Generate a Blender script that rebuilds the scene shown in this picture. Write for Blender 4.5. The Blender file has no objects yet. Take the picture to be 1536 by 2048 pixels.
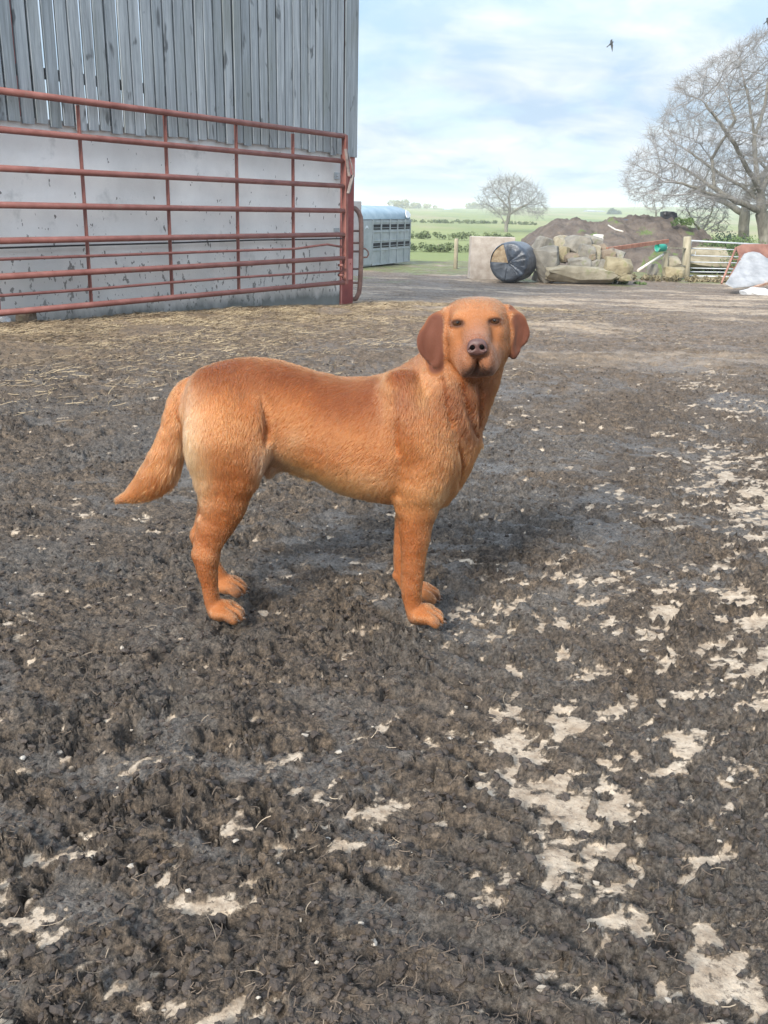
import bpy, bmesh, math, random
import numpy as np
from mathutils import Vector, Matrix, kdtree
C = bpy.context.scene.collection
R = math.radians

# ---------------------------------------------------------------- camera, sky, sun, exposure
F_PX, PITCH, ROLL, EYE = 1800.0, math.atan(611/1800), R(1.4), 1.0
RW, RH = 1536, 2048
r0 = Vector((1,0,0)); u0 = Vector((0, math.sin(PITCH), math.cos(PITCH))); FWD = Vector((0, math.cos(PITCH), -math.sin(PITCH)))
AX_R = r0*math.cos(ROLL) + u0*math.sin(ROLL)
AX_U = -r0*math.sin(ROLL) + u0*math.cos(ROLL)
CAM = Vector((0,0,EYE))
cd = bpy.data.cameras.new('camera'); cam = bpy.data.objects.new('camera', cd); C.objects.link(cam)
m3 = Matrix((AX_R, AX_U, -FWD)).transposed()
cam.matrix_world = Matrix.Translation(CAM) @ m3.to_4x4()
cd.sensor_fit = 'VERTICAL'; cd.sensor_height = 36.0; cd.sensor_width = 27.0; cd.lens = F_PX/RH*36.0
cd.clip_start = 0.05; cd.clip_end = 9000
bpy.context.scene.camera = cam
sc = bpy.context.scene
sc.view_settings.view_transform = 'Standard'; sc.view_settings.look = 'None'
sc.view_settings.exposure = 0.66; sc.cycles.volume_bounces = 2; sc.view_settings.gamma = 1.0

SUN_DIR = Vector((-0.42,-0.73,0.54)).normalized()
sun_el = math.asin(SUN_DIR.z); sun_az = math.atan2(SUN_DIR.x, SUN_DIR.y)
sl = bpy.data.lights.new('sun', 'SUN'); sl.energy = 4.6; sl.angle = R(15); sl.color = (1.0,0.94,0.84)
so = bpy.data.objects.new('sun', sl); C.objects.link(so)
so.rotation_euler = (-SUN_DIR).to_track_quat('-Z','Y').to_euler(); so.location = (-20,-20,25)

world = bpy.data.worlds.new('World'); sc.world = world; world.use_nodes = True
wt = world.node_tree; wn = wt.nodes; wl = wt.links; wn.clear()
def wnode(t, **k):
    n = wn.new(t)
    for a, b in k.items(): setattr(n, a, b)
    return n
wo = wnode('ShaderNodeOutputWorld')
sky = wnode('ShaderNodeTexSky', sky_type='NISHITA', sun_disc=False, sun_elevation=sun_el, sun_rotation=sun_az, air_density=1.0, dust_density=0.4, ozone_density=2.0)
tc = wnode('ShaderNodeTexCoord'); sp = wnode('ShaderNodeSeparateXYZ'); wl.new(tc.outputs['Generated'], sp.inputs[0])
def wmath(op, a, b=None):
    n = wnode('ShaderNodeMath', operation=op)
    for i, v in enumerate((a, b)):
        if v is None: continue
        if isinstance(v, (int,float)): n.inputs[i].default_value = v
        else: wl.new(v, n.inputs[i])
    return n.outputs[0]
zc = wmath('ADD', wmath('MAXIMUM', sp.outputs[2], 0.0), 0.22)
px = wmath('DIVIDE', sp.outputs[0], zc); py = wmath('DIVIDE', sp.outputs[1], zc)
cb = wnode('ShaderNodeCombineXYZ'); wl.new(px, cb.inputs[0]); wl.new(py, cb.inputs[1]); cb.inputs[2].default_value = 3.7
def wnoise(scale, detail, rough, dist):
    n = wnode('ShaderNodeTexNoise'); n.inputs['Scale'].default_value = scale; n.inputs['Detail'].default_value = detail
    n.inputs['Roughness'].default_value = rough; n.inputs['Distortion'].default_value = dist
    wl.new(cb.outputs[0], n.inputs['Vector']); return n.outputs[0]
n1 = wnoise(1.15, 7, 0.56, 0.4); n2 = wnoise(2.6, 6, 0.56, 0.3)
cr = wnode('ShaderNodeValToRGB'); wl.new(n1, cr.inputs[0])
cr.color_ramp.elements[0].position = 0.40; cr.color_ramp.elements[0].color = (0,0,0,1)
cr.color_ramp.elements[1].position = 0.56; cr.color_ramp.elements[1].color = (1,1,1,1)
cr2 = wnode('ShaderNodeValToRGB'); wl.new(n2, cr2.inputs[0])
cr2.color_ramp.elements[0].position = 0.38; cr2.color_ramp.elements[0].color = (0.50,0.66,0.85,1)
cr2.color_ramp.elements[1].position = 0.66; cr2.color_ramp.elements[1].color = (0.90,0.94,1.0,1)
bg1 = wnode('ShaderNodeBackground'); wl.new(sky.outputs[0], bg1.inputs[0]); bg1.inputs[1].default_value = 0.10
bg2 = wnode('ShaderNodeBackground'); wl.new(cr2.outputs[0], bg2.inputs[0]); wl.new(wmath('ADD', wmath('MULTIPLY', wmath('MAXIMUM', wmath('SUBTRACT', sp.outputs[2], .12), 0.0), 2.0), 0.70), bg2.inputs[1])   # overcast: brighter towards the zenith
mx = wnode('ShaderNodeMixShader')
fac = wmath('MINIMUM', wmath('ADD', wmath('ADD', wmath('MULTIPLY', cr.outputs[0], 0.62), 0.36), wmath('MULTIPLY', wmath('MAXIMUM', wmath('SUBTRACT', .13, sp.outputs[2]), 0.0), 4.0)), 1.0)   # cloud bank low down
wl.new(fac, mx.inputs[0]); wl.new(bg1.outputs[0], mx.inputs[1]); wl.new(bg2.outputs[0], mx.inputs[2])
wl.new(mx.outputs[0], wo.inputs[0])

# ---------------------------------------------------------------- measuring helpers
def ray(u, v):
    return (FWD + AX_R*((u-768)/F_PX) - AX_U*((v-1024)/F_PX)).normalized()
def atY(u, v, Y):                     # the point seen at photo pixel (u,v) standing Y metres in front of the camera
    d = ray(u, v); return CAM + d*(Y/d.y)
def onplane(u, v, p, n):
    d = ray(u, v); return CAM + d*((p-CAM).dot(n)/d.dot(n))
def pxm(p):                           # metres per photo pixel at point p
    return (p-CAM).dot(FWD)/F_PX
PY = [-30,-5, 0, 2, 5, 8, 12.5, 20, 27, 31, 35, 50, 90, 150, 300, 600, 1000, 2000, 6000]
PD = [.8,.95,.98,1.0,1.09,1.20,1.37,1.78,2.17,2.22,2.28,2.5,3.0,3.6,4.1,3.0,1.4,-2.5,-8]
def profile(y):
    y = np.asarray(y, float)
    s = 0
    for k in (-1,-.5,0,.5,1): s = s + np.interp(y + k*(0.25+0.07*np.abs(y)), PY, PD)
    return EYE - s/5
def gp(u, v):                         # ground point under photo pixel
    d = ray(u, v); t0 = 0.3
    t = 0.5; prev = 0.5
    while t < 3000:
        p = CAM + d*t
        if p.z < float(profile(p.y)): break
        prev = t; t *= 1.02
    lo, hi = prev, t
    for _ in range(30):
        m = (lo+hi)/2; p = CAM+d*m
        if p.z < float(profile(p.y)): hi = m
        else: lo = m
    return CAM + d*hi

# ---------------------------------------------------------------- numpy noise
_rs = np.random.RandomState(7); _perm = np.tile(_rs.permutation(256), 3); _g2 = _rs.normal(size=(256,3)); _g2 /= np.linalg.norm(_g2, axis=1)[:,None]
def noise2(x, y, seed=0):
    xi = np.floor(x).astype(np.int64); yi = np.floor(y).astype(np.int64); fx = x-xi; fy = y-yi
    u = fx*fx*fx*(fx*(fx*6-15)+10); v = fy*fy*fy*(fy*(fy*6-15)+10)
    def g(ix, iy, dx, dy):
        h = _perm[_perm[(ix+seed*37) & 255] + (iy & 255)]; a = h*(2*math.pi/256)
        return np.cos(a)*dx + np.sin(a)*dy
    a = g(xi,yi,fx,fy); b = g(xi+1,yi,fx-1,fy); c = g(xi,yi+1,fx,fy-1); d = g(xi+1,yi+1,fx-1,fy-1)
    return ((a*(1-u)+b*u)*(1-v) + (c*(1-u)+d*u)*v)*1.5
def fbm2(x, y, oct=4, seed=0, gain=0.5, lac=2.03):
    s = 0; a = 1
    for o in range(oct):
        s = s + a*noise2(x, y, seed+o*11); x = x*lac+3.1; y = y*lac+1.7; a *= gain
    return s
def noise3(x, y, z, seed=0):
    xi=np.floor(x).astype(np.int64); yi=np.floor(y).astype(np.int64); zi=np.floor(z).astype(np.int64)
    fx=x-xi; fy=y-yi; fz=z-zi
    u=fx*fx*(3-2*fx); v=fy*fy*(3-2*fy); w=fz*fz*(3-2*fz)
    s=0
    for i in (0,1):
        for j in (0,1):
            for k in (0,1):
                h=_perm[_perm[_perm[(xi+i+seed*31)&255]+((yi+j)&255)]+((zi+k)&255)]
                g=_g2[h]
                s=s+(g[...,0]*(fx-i)+g[...,1]*(fy-j)+g[...,2]*(fz-k))*(u if i else 1-u)*(v if j else 1-v)*(w if k else 1-w)
    return s*1.4
def sstep(a, b, x):
    t = np.clip((x-a)/(b-a), 0, 1); return t*t*(3-2*t)

# ---------------------------------------------------------------- materials
def mat(name, col, rough=0.8, col2=None, scale=8.0, detail=6, lo=0.35, hi=0.65, bump=0.0, bscale=None, stretch=None,
        metal=0.0, spec=0.5, spots=None, coat=0.0, nrough=0.6):
    m = bpy.data.materials.new(name); m.use_nodes = True
    nt = m.node_tree; N = nt.nodes; L = nt.links; b = N['Principled BSDF']
    b.inputs['Roughness'].default_value = rough; b.inputs['Metallic'].default_value = metal
    b.inputs['Specular IOR Level'].default_value = spec; b.inputs['Coat Weight'].default_value = coat
    t = N.new('ShaderNodeTexCoord'); vec = t.outputs['Object']
    if stretch:
        mp = N.new('ShaderNodeMapping'); mp.inputs['Scale'].default_value = stretch; L.new(vec, mp.inputs[0]); vec = mp.outputs[0]
    def nz(s, d=detail):
        n = N.new('ShaderNodeTexNoise'); n.inputs['Scale'].default_value = s; n.inputs['Detail'].default_value = d
        n.inputs['Roughness'].default_value = nrough
        L.new(vec, n.inputs['Vector']); return n.outputs[0]
    def ramp(x, p0, p1, c0, c1):
        r = N.new('ShaderNodeValToRGB'); L.new(x, r.inputs[0]); e = r.color_ramp.elements
        e[0].position = p0; e[1].position = p1; e[0].color = (*c0,1); e[1].color = (*c1,1); return r.outputs[0]
    out = None
    if col2 is not None:
        out = ramp(nz(scale), lo, hi, col, col2)
    if spots:                                    # list of (colour, scale, threshold, softness)
        for (c3, s3, th, soft) in spots:
            mk = ramp(nz(s3, 8), th, min(1,th+soft), (0,0,0), (1,1,1))
            mi = N.new('ShaderNodeMixRGB'); L.new(mk, mi.inputs[0])
            if out is None: mi.inputs[1].default_value = (*col,1)
            else: L.new(out, mi.inputs[1])
            mi.inputs[2].default_value = (*c3,1); out = mi.outputs[0]
    if out is None: b.inputs['Base Color'].default_value = (*col,1)
    else: L.new(out, b.inputs['Base Color'])
    if bump:
        bp = N.new('ShaderNodeBump'); bp.inputs['Strength'].default_value = 1.0; bp.inputs['Distance'].default_value = bump
        L.new(nz(bscale or scale*3, 8), bp.inputs['Height']); L.new(bp.outputs[0], b.inputs['Normal'])
    return m

# ---------------------------------------------------------------- mesh helpers
def np_mesh(name, V, Q, mat=None, parent=None, smooth=False, T=None):
    me = bpy.data.meshes.new(name)
    V = np.ascontiguousarray(V, np.float32); nf = []
    Q = np.zeros((0,4),int) if Q is None else np.asarray(Q); T = np.zeros((0,3),int) if T is None else np.asarray(T)
    me.vertices.add(len(V)); me.vertices.foreach_set('co', V.ravel())
    loops = np.concatenate([Q.ravel(), T.ravel()]).astype(np.int32)
    me.loops.add(len(loops)); me.loops.foreach_set('vertex_index', loops)
    n = len(Q)+len(T); me.polygons.add(n)
    st = np.concatenate([np.arange(len(Q))*4, len(Q)*4 + np.arange(len(T))*3]).astype(np.int32)
    me.polygons.foreach_set('loop_start', st)
    me.polygons.foreach_set('use_smooth', np.full(n, smooth))
    me.update(calc_edges=True); me.validate()
    if mat: me.materials.append(mat)
    o = bpy.data.objects.new(name, me); C.objects.link(o)
    if parent: o.parent = parent
    return o
class MB:
    def __init__(s): s.bm = bmesh.new()
    def box(s, c, size, rot=None, bevel=0.0, taper=None):
        M = Matrix.Translation(Vector(c)) @ ((rot.to_4x4() if rot else Matrix.Identity(4))) @ Matrix.Diagonal((*size,1))
        r = bmesh.ops.create_cube(s.bm, size=1.0, matrix=M)
        if bevel:
            es = list({e for v in r['verts'] for e in v.link_edges})
            bmesh.ops.bevel(s.bm, geom=es, offset=bevel, segments=2, affect='EDGES', profile=0.6)
        return s
    def beam(s, a, b, w, h, up=Vector((0,0,1)), bevel=0.0):
        a = Vector(a); b = Vector(b); d = (b-a); l = d.length; d.normalize()
        x = up.cross(d)
        if x.length < 1e-4: x = Vector((1,0,0))
        x.normalize(); y = d.cross(x)
        s.box((a+b)/2, (w,h,l), Matrix((x,y,d)).transposed(), bevel); return s
    def tube(s, pts, rad, seg=10, caps=True):
        pts = [Vector(p) for p in pts]; n = len(pts)
        if isinstance(rad, (int,float)): rad = [rad]*n
        rings = []; prev = None
        for i, p in enumerate(pts):
            d = (pts[min(i+1,n-1)] - pts[max(i-1,0)]).normalized()
            if prev is None:
                a = Vector((0,0,1)) if abs(d.z) < .9 else Vector((1,0,0))
                x = d.cross(a).normalized()
            else: x = (prev - d*prev.dot(d)).normalized()
            prev = x; y = d.cross(x)
            rings.append([s.bm.verts.new(p + (x*math.cos(2*math.pi*k/seg)+y*math.sin(2*math.pi*k/seg))*rad[i]) for k in range(seg)])
        for i in range(n-1):
            for k in range(seg):
                f = s.bm.faces.new((rings[i][k], rings[i][(k+1)%seg], rings[i+1][(k+1)%seg], rings[i+1][k])); f.smooth = True
        if caps: s.bm.faces.new(rings[0][::-1]); s.bm.faces.new(rings[-1])
        return s
    def prism(s, poly, off):          # poly list of Vectors, extruded by off
        a = [s.bm.verts.new(p) for p in poly]; b = [s.bm.verts.new(Vector(p)+off) for p in poly]
        n = len(a)
        s.bm.faces.new(a); s.bm.faces.new(b[::-1])
        for i in range(n): s.bm.faces.new((a[i], b[i], b[(i+1)%n], a[(i+1)%n]))
        return s
    def build(s, name, m, parent=None, smooth=False):
        bmesh.ops.recalc_face_normals(s.bm, faces=s.bm.faces[:])
        if smooth:
            for f in s.bm.faces: f.smooth = True
        me = bpy.data.meshes.new(name); s.bm.to_mesh(me); s.bm.free()
        if m: me.materials.append(m)
        o = bpy.data.objects.new(name, me); C.objects.link(o)
        if parent: o.parent = parent
        return o
def recenter(o):                      # put a mesh's origin at its base without moving it
    if o.type != 'MESH' or o.parent: return o
    co = np.empty(len(o.data.vertices)*3, np.float32); o.data.vertices.foreach_get('co', co); co = co.reshape(-1,3)
    c = Vector(((co[:,0].min()+co[:,0].max())/2, (co[:,1].min()+co[:,1].max())/2, co[:,2].min()))
    o.data.transform(Matrix.Translation(-c)); o.location = c; return o
def tag(o, label, cat, group=None, kind=None):
    if label: o['label'] = label
    if cat: o['category'] = cat
    if group: o['group'] = group
    if kind: o['kind'] = kind
    return o
def thing(name, label, cat, loc=(0,0,0), group=None):
    o = bpy.data.objects.new(name, None); C.objects.link(o); o.empty_display_size = 0.1
    o.location = loc; return tag(o, label, cat, group)
def under(root, o):                   # parent keeping the world place (parts are modelled in world metres)
    o.parent = root; o.matrix_parent_inverse = Matrix.Translation(-Vector(root.location)); return o

# ---------------------------------------------------------------- ground: one trampled-mud sheet
WT = [gp(*q) for q in ((1560,1400),(1515,1250),(1496,1110),(1488,960),(1468,850),(1440,760),(1400,690))]; WT_X = [p.x for p in WT]; WT_Y = [p.y for p in WT]
def patch_field(x, y):
    # bias: where the pale hard standing shows through the mud
    b = np.full(x.shape, -0.46)
    def blob(u, v, rx, ry, k):
        p = gp(u, v); return k*np.exp(-(((x-p.x)/rx)**2 + ((y-p.y)/ry)**2))
    b = b + blob(1130,1600,.11,.11,.62) + blob(1110,1720,.06,.07,.52) + blob(1240,1950,.3,.14,.10) + blob(1400,1560,.3,.3,.14)
    b = b + blob(1490,1300,.25,.5,.24) + blob(1490,1000,.18,.8,.32) + blob(1470,800,.16,1.5,.36) + blob(1120,1180,.35,.4,.16)
    b = b + blob(720,1620,.10,.05,.46) + blob(700,1700,.08,.04,.46) + blob(930,1770,.08,.08,.30) + blob(1230,1850,.09,.06,.25)
    b = b + blob(250,1985,.08,.04,.38) + blob(60,1760,.12,.10,.24) + blob(970,1480,.15,.10,.36) + blob(1080,1410,.12,.08,.34) + blob(390,2040,.08,.03,.4)
    b = b + blob(400,1330,.12,.05,.28) + blob(330,1055,.10,.08,.36) + blob(560,1950,.12,.06,.22) + blob(410,1770,.1,.07,.25) + blob(230,1510,.10,.08,.25)
    b = b + 0.17*sstep(.0,.9,x)*sstep(6,2,y) + .055*sstep(2.4,1.2,y)
    b = b + .17*np.exp(-((x-np.interp(y,WT_Y,WT_X)+.05*noise2(x*2,y*2,48))/(.09+.018*np.maximum(y,0)))**2)*sstep(12,8,y)*sstep(1.2,1.8,y)
    c, s = math.cos(.75), math.sin(.75)
    wx = .035*noise2(x*9, y*9, 3) + .012*noise2(x*31,y*31,33); wy = .035*noise2(x*9, y*9, 34) + .012*noise2(x*31,y*31,35)
    a = (x+wx)*c + (y+wy)*s; d = -(x+wx)*s + (y+wy)*c
    f = 0.54*fbm2(a*7.5, d*16, 5, 21, .66) + 0.34*fbm2(x*30, y*34, 2, 5) + 0.22*noise2(x*1.6, y*1.6, 9)
    return f + b
TRK = [gp(*q) for q in ((1000,1330),(1060,1120),(1135,930),(1190,800),(1250,700))]; TRK_X = [p.x for p in TRK]; TRK_Y = [p.y for p in TRK]
def smear_field(x, y):                  # wet mud wiped smooth by hooves and tyres
    c, s = math.cos(-.35), math.sin(-.35); a = x*c+y*s; d = -x*s+y*c
    return sstep(.10,.36,fbm2(a*3.6+.5, d*7.5, 4, 28, .6))*sstep(-.6,.1,noise2(x*.9,y*.9,29))
def ground_relief(x, y, pf):
    fade = 1/(1+(np.maximum(y,0)/13.0)**2)
    big = .030*fbm2(x*.7, y*.7, 3, 40)
    wx = .030*noise2(x*8, y*8, 1) + .010*noise2(x*27, y*27, 31); wy = .030*noise2(x*8, y*8, 2) + .010*noise2(x*27, y*27, 32)
    X = x+wx; Y = y+wy
    c, s = math.cos(.55), math.sin(.55); A = X*c+Y*s; B = -X*s+Y*c
    lump = noise2(X*6, Y*6.5, 8)
    r1 = 1-2*np.abs(noise2(A*9, B*14, 4)); r2 = 1-2*np.abs(noise2(A*21, B*30, 6)); r3 = np.abs(noise2(A*34, B*52, 12)); r4 = np.abs(noise2(X*70, Y*76, 14)); r5 = noise2(X*120, Y*130, 15)
    pit = sstep(.25,.55,noise2(X*13,Y*13,19))
    clod = .006*lump + .005*r1 + .0080*r2*(1+.5*lump) - .0135*r3*(1+.6*lump) - .0075*r4 + .0022*r5 - .014*pit
    sm = smear_field(x, y); clod = clod*(.85+.55*fbm2(x*1.7,y*1.7,2,46))*(1-.72*sm) - .002*sm
    mud = sstep(.06, -.10, pf)
    flat = -.006 + .0025*noise2(x*22, y*22, 17) + .0012*r5
    tx = np.interp(y, TRK_Y, TRK_X); wv = np.abs(x-tx)/.24; tread = np.sin((y*1.0+.55*(x-tx)+.05*noise2(x*3,y*3,41))*2*math.pi/.085)
    clod = clod*(1-.35*sstep(1.1,.7,wv)) + .0075*tread*sstep(1.15,.7,wv)*sstep(-.2,.5,noise2(x*1.4,y*1.1,43)+.35)*sstep(9,6,y)
    mid = .012*noise2(X*4.2, Y*3.4, 18) - .014*np.abs(noise2(X*5.5, Y*4.8, 20)); clod = clod + mid*sstep(2.5,5,y)*sstep(16,9,y)
    return big*(y>-9) + (clod*1.95*mud + flat*(1-mud))*(.35+.65*fade)
def ground_z(x, y):                     # height of the finished surface at a point
    x = np.atleast_1d(np.asarray(x,float)); y = np.atleast_1d(np.asarray(y,float))
    return profile(y) + ground_relief(x, y, patch_field(x, y))

ys = np.concatenate([np.linspace(-6,.3,12)[:-1], np.geomspace(.3+.4, 46+.4, 1250)-.4])
ts = np.linspace(-1,1,1000)
YY, TT = np.meshgrid(ys, ts, indexing='ij')
XX = TT*(np.maximum(YY,0)*.85+.75 + 6*sstep(.3,-1,YY))
XX = XX + np.where(np.abs(TT)>.985, np.sign(TT)*40, 0)
pf = patch_field(XX, YY)
ZZ = profile(YY) + ground_relief(XX, YY, pf)
nr, nc = XX.shape
idx = np.arange(nr*nc).reshape(nr,nc)
Q = np.stack([idx[:-1,:-1], idx[:-1,1:], idx[1:,1:], idx[1:,:-1]], -1).reshape(-1,4)
# ground masks: straw litter by the barn, dried mud with sky sheen, track, wetness
bx, by = -.78, 14.6
dist_wall = (XX-bx)*.817 + (YY-by)*(-.576)          # metres out from the barn wall
along = (XX-bx)*(-.576) + (YY-by)*(-.817)
straw = sstep(3.6,.6, dist_wall + .9*fbm2(XX*.8, YY*.5, 3, 51))*sstep(-1.8,.8,along)
straw = np.maximum(straw, .75*sstep(.15,.5,fbm2(XX*.6, YY*.35, 3, 55))*sstep(6,8,YY)*sstep(12,8,YY)*sstep(.6,-1,XX))
dry_sheen = np.maximum(sstep(2.8,11,YY+.5*fbm2(XX*.8,YY*.8,3,63))*.72, sstep(9.5,11.5,YY+.35*XX+.8*fbm2(XX*.5,YY*.3,3,61))*.6)  # dried mud, plus lightening with distance painted in for grazing sky reflection
track = sstep(.15,.55, fbm2(XX*.28+3, YY*.55, 4, 70) + .5*np.exp(-((YY-16-.6*XX)/5)**2) - .08)*sstep(6,12,YY+.4*XX)
wet = fbm2(XX*1.1, YY*1.1, 4, 81)
grassy = sstep(-.1,.35, fbm2(XX*.5,YY*.3,4,90) + .9*np.exp(-((XX-5+ (YY-34)*.0)/5.5)**2)*np.exp(-((YY-34.5)/3.5)**2) - .42)*sstep(25,31,YY) + sstep(33,37,YY+.8*fbm2(XX*.5,YY*.5,3,93))*.9
ground = np_mesh('ground', np.stack([XX,YY,ZZ],-1).reshape(-1,3), Q, smooth=True)
for nm, a in (('patch',pf),('straw',straw),('dry_sheen',dry_sheen),('track',track),('wet',wet),('smear',smear_field(XX,YY)),('grassy',np.clip(grassy,0,1))):
    at = ground.data.attributes.new(nm,'FLOAT','POINT'); at.data.foreach_set('value', a.astype(np.float32).ravel())
tag(ground, None, None, kind='structure')
def ground_material():
    m = bpy.data.materials.new('trampled_mud'); m.use_nodes = True
    nt = m.node_tree; N = nt.nodes; L = nt.links; b = N['Principled BSDF']
    t = N.new('ShaderNodeTexCoord')
    def nz(s, d=6, r=.6, dist=0):
        n = N.new('ShaderNodeTexNoise'); n.inputs['Scale'].default_value = s; n.inputs['Detail'].default_value = d
        n.inputs['Roughness'].default_value = r; n.inputs['Distortion'].default_value = dist; L.new(t.outputs['Object'], n.inputs['Vector']); return n.outputs[0]
    def at(nm):
        a = N.new('ShaderNodeAttribute'); a.attribute_name = nm; return a.outputs['Fac']
    def mth(op, a, bb, c=None):
        n = N.new('ShaderNodeMath'); n.operation = op
        for i, v in enumerate((a,bb,c)):
            if v is None: continue
            if isinstance(v,(int,float)): n.inputs[i].default_value = v
            else: L.new(v, n.inputs[i])
        return n.outputs[0]
    def ramp(x, p0, p1, c0=(0,0,0), c1=(1,1,1)):
        r = N.new('ShaderNodeValToRGB'); L.new(x, r.inputs[0]); e = r.color_ramp.elements
        e[0].position = p0; e[1].position = p1; e[0].color = (*c0,1); e[1].color = (*c1,1); return r.outputs[0]
    def mix(f, a, c):
        n = N.new('ShaderNodeMixRGB'); 
        if isinstance(f,(int,float)): n.inputs[0].default_value = f
        else: L.new(f, n.inputs[0])
        for i, v in ((1,a),(2,c)):
            if isinstance(v, tuple): n.inputs[i].default_value = (*v,1)
            else: L.new(v, n.inputs[i])
        return n.outputs[0]
    fine = ramp(nz(130,6,.8), .38, .66, (.30,.30,.30), (1.75,1.7,1.62))
    wetm = ramp(mth('MULTIPLY_ADD', at('wet'), .5, mth('MULTIPLY_ADD', nz(9,5), .6, .1)), .42, .62)
    mud = mix(ramp(nz(38,8,.7), .35,.68), (.015,.0105,.0075), (.195,.150,.111))
    mud = mix(ramp(nz(5,6,.6), .46,.62), mud, mix(ramp(nz(60,6,.7),.4,.65), (.042,.033,.027), (.135,.108,.086)))
    mud = mix(mth('MULTIPLY', wetm, .75), mud, mix(ramp(nz(45,6),.4,.65), (.050,.044,.039), (.152,.137,.122)))
    mud = mix(mth('MULTIPLY', at('smear'), .8), mud, mix(ramp(nz(24,7,.6),.35,.66), (.070,.064,.059), (.158,.148,.140)))
    mm_ = N.new('ShaderNodeMixRGB'); mm_.blend_type='MULTIPLY'; mm_.inputs[0].default_value=1; L.new(mud,mm_.inputs[1]); L.new(fine,mm_.inputs[2]); mud = mm_.outputs[0]
    drym_sheen = mix(ramp(nz(13,8,.78),.38,.64), (.050,.036,.025), (.285,.205,.140))
    mud = mix(at('dry_sheen'), mud, drym_sheen)
    tr = mix(ramp(nz(4,8,.7),.38,.6), (.15,.112,.076), (.42,.325,.23))
    mud = mix(mth('MULTIPLY', at('track'), .85), mud, tr)
    st = mix(ramp(nz(11,9,.82),.36,.64), (.040,.028,.019), (.30,.215,.13))
    mud = mix(mth('MULTIPLY', at('straw'), ramp(nz(2.2,6,.65),.30,.56)), mud, st)
    gr = mix(ramp(nz(2.5,8,.7),.36,.62), (.09,.085,.035), (.15,.18,.055))
    mud = mix(mth('MULTIPLY', at('grassy'), ramp(nz(1.6,8,.7),.36,.52)), mud, gr)
    pale = mix(ramp(nz(28,8,.7),.36,.66), (.22,.165,.115), (.47,.39,.30))
    pm = mth('ADD', at('patch'), mth('MULTIPLY', mth('SUBTRACT', nz(60,8,.75), .5), 1.15))
    pmask = ramp(pm, -.03, .15)
    dust = mth('MULTIPLY', ramp(mth('ADD', pm, mth('MULTIPLY', mth('SUBTRACT', nz(21,6,.7), .5), .9)), -.34, .12), .50)
    mud = mix(dust, mud, mix(ramp(nz(70,6,.7),.4,.62), (.12,.09,.065), (.30,.235,.17)))
    pale = mix(mth('MULTIPLY', ramp(nz(95,5,.75), .55, .63), .7), pale, (.085,.062,.045))
    col = mix(pmask, mud, pale)
    L.new(col, b.inputs['Base Color'])
    rg = mth('SUBTRACT', .86, mth('MULTIPLY', wetm, .42))
    rg = mth('SUBTRACT', rg, mth('MULTIPLY', at('smear'), .16)); rg = mth('MAXIMUM', rg, mth('MULTIPLY', pmask, .88)); rg = mth('MAXIMUM', rg, mth('MULTIPLY', at('dry_sheen'), .95))
    rg = mth('SUBTRACT', rg, mth('MULTIPLY', ramp(nz(85,5,.7),.50,.64), mth('MULTIPLY', mth('SUBTRACT', 1, pmask), .34)))
    L.new(rg, b.inputs['Roughness']); b.inputs['Specular IOR Level'].default_value = .42
    bp = N.new('ShaderNodeBump'); bp.inputs['Distance'].default_value = .016; bp.inputs['Strength'].default_value = .9
    hh = mth('ADD', mth('MULTIPLY', nz(110,6,.72), mth('SUBTRACT',1,mth('MULTIPLY',pmask,.75))), mth('MULTIPLY', nz(16,8,.7), at('dry_sheen')))
    L.new(hh, bp.inputs['Height']); L.new(bp.outputs[0], b.inputs['Normal'])
    return m
ground.data.materials.append(ground_material())

# ---------------------------------------------------------------- loose litter (uncountable): straw, fibres, grit
def blades(name, X, Y, L_, W_, m, seed, lift=.004, tilt=.25, stray=None, ang=None):
    rs = np.random.RandomState(seed); n = len(X)
    a = rs.uniform(0, 2*math.pi, n) if ang is None else ang
    dx, dy = np.cos(a), np.sin(a); bend = rs.uniform(-.8,.8,n); te = rs.uniform(-tilt*.3, tilt, n)
    Z = ground_z(X, Y) + lift
    P = []
    for k, f in enumerate((-.5,-.25, 0,.25, .5)):
        cx = X + dx*L_*f - dy*bend*L_*(f*f); cy = Y + dy*L_*f + dx*bend*L_*(f*f); cz = Z + te*L_*(f+.5)
        for s in (-1,1):
            P.append(np.stack([cx - dy*W_*.5*s, cy + dx*W_*.5*s, cz + .2*W_*s], -1))
    V = np.stack(P, 1).reshape(-1,3); b0 = np.arange(n)*10
    q = np.concatenate([np.stack([b0+j,b0+j+1,b0+j+3,b0+j+2],-1) for j in (0,2,4,6)])
    o = np_mesh(name, V, q, m); tag(o, None, None, kind='stuff'); return o
rs = np.random.RandomState(5)
M_straw = mat('straw', (.12,.082,.048), .8, (.40,.31,.19), scale=2.5)
M_fibre = mat('dark_fibre', (.03,.022,.016), .85, (.13,.095,.067), scale=14)
M_dry = mat('dry_stalk', (.17,.13,.09), .8, (.40,.32,.23), scale=5)
# straw strewn in front of the barn wall
n = 60000
al = rs.uniform(-2.2,9,n); dw = np.abs(rs.normal(0,1.9,n)) + .05
X = bx - .576*al + .817*dw; Y = by - .817*al - .576*dw
k = (fbm2(X*.9, Y*.6, 3, 52) > -.35) & (Y > 4.5); X, Y = X[k], Y[k]
blades('straw_litter', X, Y, rs.uniform(.03,.13,len(X)), rs.uniform(.0025,.0055,len(X)), M_straw, 1, .003, .25)
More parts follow.
